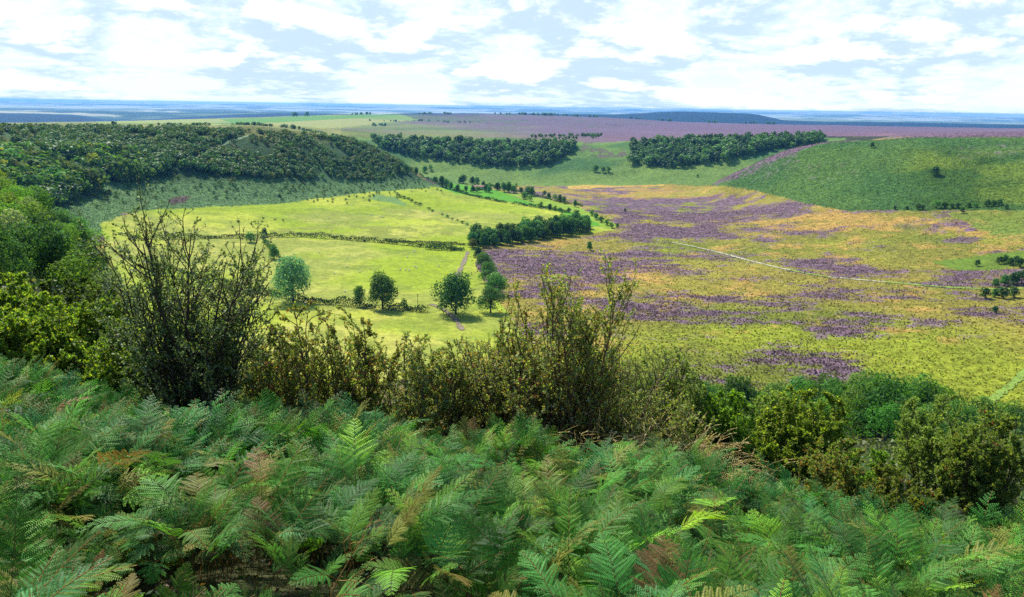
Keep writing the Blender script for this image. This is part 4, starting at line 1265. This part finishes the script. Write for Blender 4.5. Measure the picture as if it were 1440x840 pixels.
COW = animal_mesh("cow", 2.3, 1.45, (0.09, 0.03, 0.015), (0.07, 0.025, 0.015), False)
SHEEP = animal_mesh("sheep", 1.25, 0.95, (0.62, 0.58, 0.48), (0.5, 0.47, 0.4), True)
for (u, v, rz_, lb) in [(387, 310, 0.3, "brown cow grazing in the upper pasture, the left one of the pair"), (398, 311, 2.6, "brown cow grazing in the upper pasture, the right one of the pair")]:
    tag(link("cow", COW, loc=ground(u, v, 300), rz=rz_), lb, "cow")
rg = np.random.RandomState(3)
for i in range(16):
    u, v = 762+i*3.2+rg.uniform(-2, 2), 292.5+i*0.36+rg.uniform(-1.5, 2)
    p = ground(u, v, 500)
    tag(link("sheep", SHEEP, loc=p, rz=rg.uniform(0, 6.28)), "white sheep in the flock at the meadow edge above the dark wood", "sheep", "flock of sheep at the meadow edge")
for i in range(26):
    u, v = rg.uniform(430, 640), rg.uniform(295, 420)
    if v > 320 and v < 352: v = rg.uniform(355, 400)
    p = ground(u, v, 250)
    tag(link("sheep", SHEEP, loc=p, rz=rg.uniform(0, 6.28)), "white sheep grazing scattered over the pale pasture", "sheep", "sheep scattered over the pasture")

# posts in the lower pasture
M_POST = plain_mat("weathered_post", (0.12, 0.10, 0.08))
g = Geo(); g.prisms([(0, 0, -0.3)], [(0, 0, 7.0)], 0.14, 0.10, (1, 1, 1), 8); g.prisms([(-0.7, 0, 6.5)], [(0.7, 0, 6.5)], 0.06, 0.06, (1, 1, 1), 6)
POLE = g.mesh("utility_pole", M_POST)
tag(link("utility_pole", POLE, loc=ground(587.5, 434, 250)), "thin dark wooden pole with a short crossbar beside the lower hedge", "pole")
# ------------------------------------------------------------------ near slope: undergrowth
def undergrowth():
    rg = np.random.RandomState(31); n = 60000
    u = rg.uniform(-120, 1560, n); d = np.exp(rg.uniform(math.log(15), math.log(215), n))
    a, _ = az_slope(u, 420+0*u)
    x = d*np.sin(a); y = d*np.cos(a); z = height(x, y)
    lump = fbm(x, y, 5.0, 3, 71)*0.6+fbm(x, y, 1.6, 2, 72)*0.4
    hmax = (0.3+1.5*sstep(lump, 0.35, 0.7))*(0.5+0.5*sstep(d, 15, 60))
    z = z+hmax*rg.uniform(0, 1, n)**0.6
    L = np.clip(0.0048*d, 0.08, 0.8)*rg.uniform(0.6, 1.4, n)
    ax = rdir(n, rg); nz = norm(rdir(n, rg)*0.8+[0, 0, 0.7]); sd_ = norm(np.cross(ax, nz))
    cc = fbm(x, y, 9, 3, 73)
    A = np.array([0.06, 0.12, 0.025]); B = np.array([0.13, 0.16, 0.03]); Cc = np.array([0.22, 0.22, 0.06])
    t = sstep(cc, 0.35, 0.6)[:, None]; t2 = (rg.uniform(size=n) < 0.12)[:, None]
    c = (A*(1-t)+B*t)*(1-t2)+Cc*t2
    c = c*rg.uniform(0.7, 1.3, (n, 1))
    g = Geo(); P = np.stack([x, y, z], 1)
    g.leaves(P-ax*L[:, None]*0.5, ax, sd_, L, L*0.7, c)
    tag(link("undergrowth", g.mesh("undergrowth", M_LEAF_FLAT)), "low leafy undergrowth covering the steep near slope", None, None, "stuff")


undergrowth()


# ------------------------------------------------------------------ bracken
def frond(rg, lod):
    """arching twice-divided blade on a tall stalk, leaning towards +x; returns leaf rows and stem segments"""
    stipe = rg.uniform(0.5, 0.9); blade = rg.uniform(0.30, 0.52)
    n = 26
    s = np.linspace(0, 1, n); tot = stipe+blade
    bend = R(rg.uniform(4, 14))+R(rg.uniform(35, 110))*sstep(s, 0.25, 1.0)**1.0
    dx = np.sin(bend); dz = np.cos(bend)
    P = np.stack([np.concatenate([[0], np.cumsum(dx[:-1])]), np.zeros(n), np.concatenate([[0], np.cumsum(dz[:-1])])], 1)*tot/(n-1)
    T = np.stack([dx, 0*dx, dz], 1)
    N = np.stack([-dz, 0*dx, dx], 1)          # upper side of the blade
    side = np.array([0, 1.0, 0])
    s0 = stipe/tot
    npin, sp = {0: (12, 0.0085), 1: (10, 0.0125), 2: (9, 0.022)}[lod]
    Lmax = rg.uniform(0.12, 0.19)
    A, X, S, L, W, Cc = [], [], [], [], [], []
    segA, segB = [P[i] for i in range(n-1)], [P[i+1] for i in range(n-1)]
    twist = rg.uniform(-0.25, 0.25)
    for i in range(npin):
        t = (i/(npin-0.3))**0.92
        ss = s0+(1-s0)*t
        k = ss*(n-1); j = min(int(k), n-2); f = k-j
        p0 = P[j]*(1-f)+P[j+1]*f; t0 = norm(T[j]*(1-f)+T[j+1]*f); n0 = norm(N[j]*(1-f)+N[j+1]*f)
        lp = Lmax*(1-t)**0.85*(0.85+0.35*min(1, t*5+0.4))+0.012
        for sg in (-1, 1):
            if rg.uniform() < 0.05: continue
            lp2 = lp*rg.uniform(0.85, 1.1)
            phi = R(rg.uniform(18, 34))+t*0.35
            pd = norm(side*sg*math.cos(phi)+t0*math.sin(phi)+n0*(0.18+rg.uniform(-0.12, 0.12)))
            m = max(3, int(lp2/sp)); q = (np.arange(m)+0.5)/m
            drop = rg.uniform(0.10, 0.35)
            c = p0+pd*(q*lp2)[:, None]-n0*(drop*lp2*q**2)[:, None]+t0*(0.12*lp2*q**2)[:, None]
            ptan = norm(pd-n0*(2*drop*q)[:, None]+t0*(0.24*q)[:, None])
            perp = norm(np.cross(ptan, n0))
            ll = (0.16*lp2*(1-q)**0.7+0.007)*(0.6+0.4*np.minimum(1, q*6))
            ll = np.minimum(ll*rg.uniform(1.0, 1.25), 0.04)
            for sd_ in (-1, 1):
                axx = norm(perp*sd_+ptan*0.42-n0*0.22*rg.uniform(0.3, 1.6))
                A.append(c); X.append(axx); S.append(norm(np.cross(axx, n0)))
                L.append(ll*rg.uniform(0.85, 1.1, m)); W.append(np.full(m, lp2/m*0.85))
            if lod < 2:
                segA.append(p0); segB.append(c[m//2]); segA.append(c[m//2]); segB.append(c[-1])
    A, X, S = (np.concatenate(q) for q in (A, X, S)); L = np.concatenate(L); W = np.concatenate(W)
    return A, X, S, L, W, np.array(segA), np.array(segB), n-1


def bracken():
    rg = np.random.RandomState(77)
    tpl = {l: [frond(rg, l) for _ in range(16)] for l in (0, 1, 2)}
    pts = []
    d = 2.3
    # spread over the slope, row by row, down to the brow
    n = 33000
    u = rg.uniform(-160, 1600, n); dd = np.sqrt(rg.uniform(3.6**2, 19**2, n))
    a, _ = az_slope(u, 420+0*u)
    far = np.interp(u, [-160, 0, 120, 250, 350, 480, 600, 1000, 1100, 1250, 1440, 1600], [19, 18.5, 17, 14.5, 14.5, 15, 14.5, 14, 13.5, 13, 13.5, 14])
    x = dd*np.sin(a); y = dd*np.cos(a)
    clump = fbm(x, y, 1.7, 3, 81)
    hole = fbm(x, y, 1.7, 3, 83)
    keep = (dd < far) & (rg.uniform(size=n) < 0.25+0.85*sstep(clump, 0.3, 0.6)+0.6*(dd < 5.5)) & ((hole > 0.37) | (dd < 5.2))
    x, y, dd, u = x[keep], y[keep], dd[keep], u[keep]
    z = height(x, y)
    hmod = 0.40+0.95*sstep(fbm(x, y, 1.5, 3, 82), 0.25, 0.75)
    g = Geo(); gs = Geo()
    G = [(0.045, 0.165, 0.022), (0.065, 0.21, 0.030), (0.032, 0.125, 0.020), (0.11, 0.26, 0.025), (0.07, 0.21, 0.05), (0.024, 0.085, 0.014)]
    cnt = 0
    hue = fbm(x, y, 2.2, 2, 85)
    for i in range(len(x)):
        l = 0 if dd[i] < 7 else (1 if dd[i] < 10.5 else 2)
        A, X, S, L, W, sa, sb, ns = tpl[l][rg.randint(16)]
        rz = rg.uniform(-PI, PI)
        # fronds lean downhill and to the open light more often than not
        if rg.uniform() < 0.45: rz = PI/2+rg.normal(0, 0.9)
        tilt = rg.normal(0, 0.3); k = hmod[i]*rg.uniform(0.8, 1.15)
        if dd[i] < 4.6: k *= 0.85
        ca, sa_ = math.cos(rz), math.sin(rz); ct, st = math.cos(tilt), math.sin(tilt)
        M = np.array([[ca, -sa_, 0], [sa_, ca, 0], [0, 0, 1.0]]) @ np.array([[1, 0, 0], [0, ct, -st], [0, st, ct]])
        o = np.array([x[i], y[i], z[i]-0.03])
        r = rg.uniform()
        c = np.array(G[rg.randint(len(G))])
        if hue[i] > 0.55: c = c*[1.25, 1.12, 0.8]
        elif hue[i] < 0.42: c = c*[0.9, 1.0, 1.15]
        if r < 0.010: c = np.array([0.20, 0.10, 0.04])
        elif r < 0.09: c = np.array([0.20, 0.20, 0.035])
        elif r < 0.2: c = c*[1.7, 1.35, 0.8]
        c = c*rg.uniform(0.6, 1.75)
        m = len(A)
        cc = c*rg.uniform(0.82, 1.18, (m, 1))
        g.leaves((A*k) @ M.T+o, X @ M.T, S @ M.T, L*k, W*k, cc, fold=0.12)
        rad = np.where(np.arange(len(sa)) < ns, 0.0034, 0.0013)*(1 if l < 2 else 1.3)
        sc_ = (0.30, 0.16, 0.04) if rg.uniform() < 0.5 else (0.12, 0.15, 0.03)
        gs.prisms((sa*k) @ M.T+o, (sb*k) @ M.T+o, rad, rad*0.85, sc_, 3)
        cnt += m
    print("bracken fronds", len(x), "blades", cnt)
    Vg, Fg, Cg, _ = g.arrays(); Vs, Fs, Cs, _ = gs.arrays()
    me = make_mesh("bracken", np.concatenate([Vg, Vs]), np.concatenate([Fg, Fs+len(Vg)]), M_FERN, np.concatenate([Cg, Cs]))
    tag(link("bracken", me), "dense green bracken covering the brow in front", None, None, "stuff")
    # brown litter, dead leaves and low leaves under the fronds
    n = 26000
    u = rg.uniform(-160, 1600, n); dd = np.sqrt(rg.uniform(2.2**2, 19**2, n)); a, _ = az_slope(u, 420+0*u)
    x = dd*np.sin(a); y = dd*np.cos(a); z = height(x, y)+rg.uniform(0, 0.45, n)**1.5
    ax = norm(rdir(n, rg)*[1, 1, 0.6]); sd_ = norm(np.cross(ax, rdir(n, rg)))
    L = rg.uniform(0.03, 0.11, n)
    br = (rg.uniform(size=n) < 0.5)[:, None]
    c = np.where(br, np.array([0.14, 0.075, 0.03]), np.array([0.045, 0.085, 0.025]))*rg.uniform(0.5, 1.4, (n, 1))
    g = Geo(); g.leaves(np.stack([x, y, z], 1), ax, sd_, L, L*0.4, c)
    tag(link("leaf_litter", g.mesh("leaf_litter", M_LEAF_FLAT)), "dead fronds and low leaves on the ground under the bracken", None, None, "stuff")


bracken()

# ------------------------------------------------------------------ near bushes
OLD = [(0.035, 0.06, 0.02), (0.05, 0.075, 0.025), (0.09, 0.10, 0.03), (0.10, 0.13, 0.08)]
DULL = [(0.05, 0.075, 0.022), (0.075, 0.095, 0.03), (0.12, 0.12, 0.035), (0.11, 0.14, 0.08), (0.13, 0.08, 0.03)]
DULL = [(0.19, 0.27, 0.05), (0.26, 0.31, 0.07), (0.36, 0.36, 0.09), (0.30, 0.36, 0.19), (0.36, 0.22, 0.07)]; OLD = [tuple(2.2*np.array(q)) for q in OLD]
RED = [(0.16, 0.23, 0.04), (0.22, 0.26, 0.05), (0.34, 0.19, 0.05), (0.13, 0.19, 0.04)]
SUNY = [(0.19, 0.31, 0.03), (0.28, 0.37, 0.03), (0.12, 0.21, 0.03), (0.33, 0.34, 0.04)]
FRESH = [(0.14, 0.25, 0.02), (0.20, 0.30, 0.03), (0.09, 0.17, 0.02)]
KHAKI = [(0.19, 0.26, 0.05), (0.27, 0.32, 0.08), (0.13, 0.20, 0.04)]


def bush(label, u, d, vtop, wpx, pal, seed, **kw):
    p = at(u, d)
    _, s = az_slope(u, vtop)
    H = float(d*s+EYE[2]-p[2])
    W = wpx/FPX*math.hypot(d, p[2]-EYE[2])
    if seed == 1:
        pass
    elif kw.get("cat") != "sapling":
        kw["stems"] = int(kw["stems"]*(1.3 if u > 1000 or u < 200 else 1.05)); kw["k1"] = kw["k1"]+2; kw["lf"] = kw["lf"]+(2 if u > 1000 or u < 200 else 0)
        kw["leaf"] = kw["leaf"]*(1.0 if u > 1000 else 1.15); kw["lf"] += 3 if u > 1000 else 0
        if u > 1000: pal = [tuple(1.25*np.array(q)) for q in pal]
    kw.setdefault("stemc", (0.12, 0.07, 0.045))
    kw.setdefault("name", "bush")
    nm = kw.pop("name")
    return near_bush(nm, label, p, H, W, pal, seed, **kw)


bush("tall dark upright shrub with nearly bare twig tips against the pasture", 258, 17.5, 282, 215, OLD, 1, name="shrub", stems=32, k1=10, k2=6, lf=10, leaf=0.06, bare=0.6, lean=(-0.03, 0), open_=0.50, stemc=(0.07, 0.045, 0.03))
bush("dense dark bush with red berries, right of the tall twiggy shrub", 430, 18, 418, 200, RED, 2, dome=True, stems=22, k1=9, k2=6, lf=8, leaf=0.055, berries=45, open_=0.62)
bush("red-berried bush end leaning out over the pasture", 495, 19, 442, 100, RED, 3, stems=14, k1=8, k2=5, lf=8, leaf=0.055, berries=40)
bush("grey green rounded bush at the left end of the middle thicket", 590, 18, 458, 130, DULL, 4, dome=True, stems=18, k1=9, k2=6, lf=8, leaf=0.055, berries=8, open_=0.6)
bush("brownish bush in the middle thicket left of the tall sapling", 672, 18.5, 450, 140, DULL, 5, stems=22, k1=9, k2=5, lf=8, leaf=0.05, bare=0.35, berries=8)
bush("brown-stemmed bush in front of the tall sapling", 755, 18, 462, 140, DULL, 6, stems=24, k1=9, k2=5, lf=7, leaf=0.05, bare=0.4, stemc=(0.17, 0.09, 0.06), berries=10)
bush("tall thin sapling rising above the middle thicket", 815, 17.5, 362, 70, DULL, 7, name="sapling", stems=11, k1=14, k2=6, lf=8, leaf=0.07, bare=0.1, stemc=(0.16, 0.09, 0.055), open_=0.4, up=0.3, cat="sapling")
bush("second slender sapling with reddish leaves left of the tall one", 775, 18.5, 420, 60, RED, 8, name="sapling", stems=7, k1=11, k2=5, lf=8, leaf=0.07, up=0.25, bare=0.2, open_=0.3, cat="sapling", berries=4)
bush("slim leaning twig-topped sapling far left in the middle thicket", 722, 18.5, 420, 60, DULL, 9, name="sapling", stems=7, k1=11, k2=5, lf=8, leaf=0.07, up=0.25, bare=0.3, open_=0.3, cat="sapling")
bush("brown dense bush just right of the tall sapling", 860, 18.5, 465, 140, DULL, 10, stems=24, k1=9, k2=5, lf=8, leaf=0.048, bare=0.25, stemc=(0.15, 0.09, 0.06))
bush("rounded grey green bush at the right end of the middle thicket", 930, 21, 462, 130, KHAKI, 11, dome=True, stems=20, k1=10, k2=6, lf=8, leaf=0.05, open_=0.6)
bush("low dark bush below the round grey green one, behind the straw tuft", 965, 17, 540, 100, DULL, 12, stems=14, k1=8, k2=6, lf=8, leaf=0.05, open_=0.7)
bush("low dark leafy bush in the dip between the twiggy shrub and the berry bush", 345, 21, 470, 150, DULL, 31, stems=18, k1=10, k2=6, lf=9, leaf=0.055, open_=0.8)
bush("low shaded bush behind the left part of the middle thicket", 560, 22, 500, 160, DULL, 32, stems=18, k1=10, k2=6, lf=9, leaf=0.055, open_=0.8)
bush("low shaded bush behind the stems of the middle thicket", 700, 23, 500, 180, DULL, 33, stems=18, k1=10, k2=6, lf=9, leaf=0.055, open_=0.8)
bush("low shaded bush behind the foot of the tall sapling", 830, 23, 505, 180, DULL, 34, stems=18, k1=10, k2=6, lf=9, leaf=0.055, open_=0.8)
bush("dense leafy growth round the foot of the tall dark upright shrub", 250, 19, 430, 190, OLD, 35, stems=22, k1=10, k2=6, lf=9, leaf=0.055, open_=0.7)
# sunlit bushes at the left edge
bush("sunlit yellow green bush nearest to the tall dark shrub", 135, 27, 415, 130, SUNY, 13, dome=True, stems=20, k1=10, k2=6, lf=9, leaf=0.075, open_=0.7)
bush("sunlit yellow green bush between the two others at the left edge", 60, 26, 410, 140, SUNY, 14, dome=True, stems=20, k1=10, k2=6, lf=9, leaf=0.075, open_=0.7)
bush("yellow green bush cut off by the left edge of the photo", -15, 24, 425, 140, SUNY, 15, dome=True, stems=20, k1=10, k2=6, lf=9, leaf=0.07, open_=0.7)
bush("darker green bush behind the sunlit yellow green ones", 95, 42, 388, 130, [(0.07, 0.11, 0.02), (0.10, 0.14, 0.02)], 16, dome=True, stems=20, k1=10, k2=6, lf=8, leaf=0.11, open_=0.7)
bush("green bush behind the yellow green bush at the left edge", 10, 42, 380, 150, SUNY, 17, dome=True, stems=20, k1=10, k2=6, lf=8, leaf=0.11, open_=0.7)
bush("yellowish leafy bush low in front of the tall dark shrub's left foot", 165, 20, 450, 110, SUNY, 18, stems=16, k1=9, k2=6, lf=8, leaf=0.06, open_=0.7)
# right side
bush("fresh light green young tree beside the straw tuft", 1035, 21, 540, 90, FRESH, 19, dome=True, stems=14, k1=9, k2=6, lf=9, leaf=0.07, open_=0.55)
bush("khaki bush between the light green one and the dark round one", 1088, 27, 540, 100, KHAKI, 20, dome=True, stems=16, k1=9, k2=6, lf=9, leaf=0.07, open_=0.6)
bush("round dark olive bush with large curled leaves right of centre", 1150, 24, 545, 140, [(0.14, 0.21, 0.02), (0.22, 0.28, 0.03), (0.10, 0.16, 0.015), (0.30, 0.30, 0.06)], 21, dome=True, stems=20, k1=10, k2=6, lf=9, leaf=0.085, open_=0.62)
bush("low berry bush in front of the round dark olive one", 1205, 17.5, 625, 100, RED, 22, stems=14, k1=8, k2=6, lf=8, leaf=0.05, berries=18, open_=0.8)
bush("low yellow leaved bush at the bracken edge between two berry bushes", 1290, 17.5, 650, 120, [(0.2, 0.21, 0.03), (0.13, 0.16, 0.025), (0.09, 0.12, 0.02)], 23, dome=True, stems=14, k1=8, k2=6, lf=8, leaf=0.055, berries=8, open_=0.9)
bush("large rounded khaki bush at the right with fine leaves", 1360, 25, 545, 150, KHAKI, 24, dome=True, stems=22, k1=10, k2=6, lf=9, leaf=0.06, open_=0.65)
bush("dark red-berried bush cut off by the right edge of the photo", 1440, 19, 580, 120, [(0.12, 0.18, 0.03), (0.17, 0.22, 0.04), (0.21, 0.22, 0.045)], 25, dome=True, stems=20, k1=9, k2=6, lf=9, leaf=0.055, berries=22, open_=0.7)


bush("yellow green low bush filling the dip before the pale grass patch", 1238, 21, 628, 110, FRESH, 41, stems=14, k1=8, k2=6, lf=8, leaf=0.06, open_=0.8, dome=True)


# straw coloured grass tufts
def grass_tuft(label, pos, n, H, spread, seed, droop=0.5):
    rg = np.random.RandomState(seed)
    a = rg.uniform(0, 2*PI, n); r = spread*np.sqrt(rg.uniform(0, 1, n))
    P = np.stack([r*np.cos(a), r*np.sin(a), np.full(n, -0.05)], 1)
    D = np.stack([0.35*np.cos(a)+rg.normal(0, 0.15, n), 0.35*np.sin(a)+rg.normal(0, 0.15, n), np.ones(n)], 1)
    L = H*rg.uniform(0.6, 1.15, n)
    poly = grow(P, D, L, 6, 0.13, -0.10*droop, rg)
    poly[:, 5:, 2] -= (L*0.05)[:, None]; poly[:, 6:, 2] -= (L*0.10)[:, None]
    g = Geo(); cs = np.array([(0.72, 0.50, 0.20), (0.6, 0.40, 0.16), (0.8, 0.62, 0.32)])
    c = cs[rg.randint(0, 3, n)]*rg.uniform(0.8, 1.15, (n, 1))
    for i in range(6):
        g.prisms(poly[:, i], poly[:, i+1], 0.004-0.0004*i, 0.0036-0.0004*i, c, 3)
    # seed heads hang from the last piece
    E = poly[:, -1]; Dd = norm(poly[:, -1]-poly[:, -2]+[0, 0, -0.05])
    m = 16
    for k in range(m):
        ax = norm(Dd+rdir(n, rg)*0.5)
        g.leaves(E+Dd*(0.016*k-0.08), ax, norm(np.cross(ax, rdir(n, rg))), 0.035, 0.012, c)
    o = link("grass_tuft", g.mesh("grass_tuft", M_STRAW), loc=pos)
    return tag(o, label, "grass tuft")


grass_tuft("large straw coloured grass tuft with drooping heads at the bracken edge", at(955, 15.3), 480, 1.9, 0.65, 1, 1.6)
grass_tuft("thin pale dry grass tuft left of the large straw coloured one", at(860, 15.0), 60, 1.55, 0.35, 2)
grass_tuft("short pale grass tuft lit yellow, right below the large straw one", at(992, 14.9), 260, 1.6, 0.4, 3, 1.6)
grass_tuft("few bent dry grass stems leaning before the light green young tree", at(1060, 14.2), 14, 1.7, 0.06, 4)


# dead twigs in the bracken
def dead_branch(label, pos, L, seed, lean, c=(0.42, 0.33, 0.2)):
    rg = np.random.RandomState(seed)
    s0 = grow([[0, 0, 0]], [[lean[0], lean[1], 1]], L, 8, 0.10, 0.0, rg)
    P1, D1, L1 = side_shoots(s0, 8, 0.3, R(40), 0.4, rg, np.array([L])); s1 = grow(P1, D1, L1, 5, 0.14, 0.03, rg)
    P2, D2, L2 = side_shoots(s1, 4, 0.3, R(40), 0.5, rg, L1); s2 = grow(P2, D2, L2, 3, 0.14, 0.0, rg)
    g = Geo(); c = np.array(c)
    seg_prisms(g, s0, 0.008, 0.004, c, 6); seg_prisms(g, s1, 0.004, 0.0022, c, 4); seg_prisms(g, s2, 0.0022, 0.0012, c*1.1, 3)
    return tag(link("dead_branch", g.mesh("dead_branch", M_TWIG), loc=pos), label, "branch")


dead_branch("pale bare branched twig standing in the bracken at lower right of centre", at(1010, 4.4), 1.25, 1, (0.45, 0.1))
dead_branch("second pale bare twig leaning left in the lower bracken", at(960, 4.6), 1.1, 5, (-0.25, 0.1))
dead_branch("orange brown forked bracken stem bent over in the left foreground", at(385, 5.2), 1.35, 3, (0.35, 0.0), (0.33, 0.19, 0.05))
dead_branch("thin tan stem slanting across the far left bracken", at(95, 4.8), 1.2, 4, (0.5, 0.0), (0.3, 0.2, 0.08))
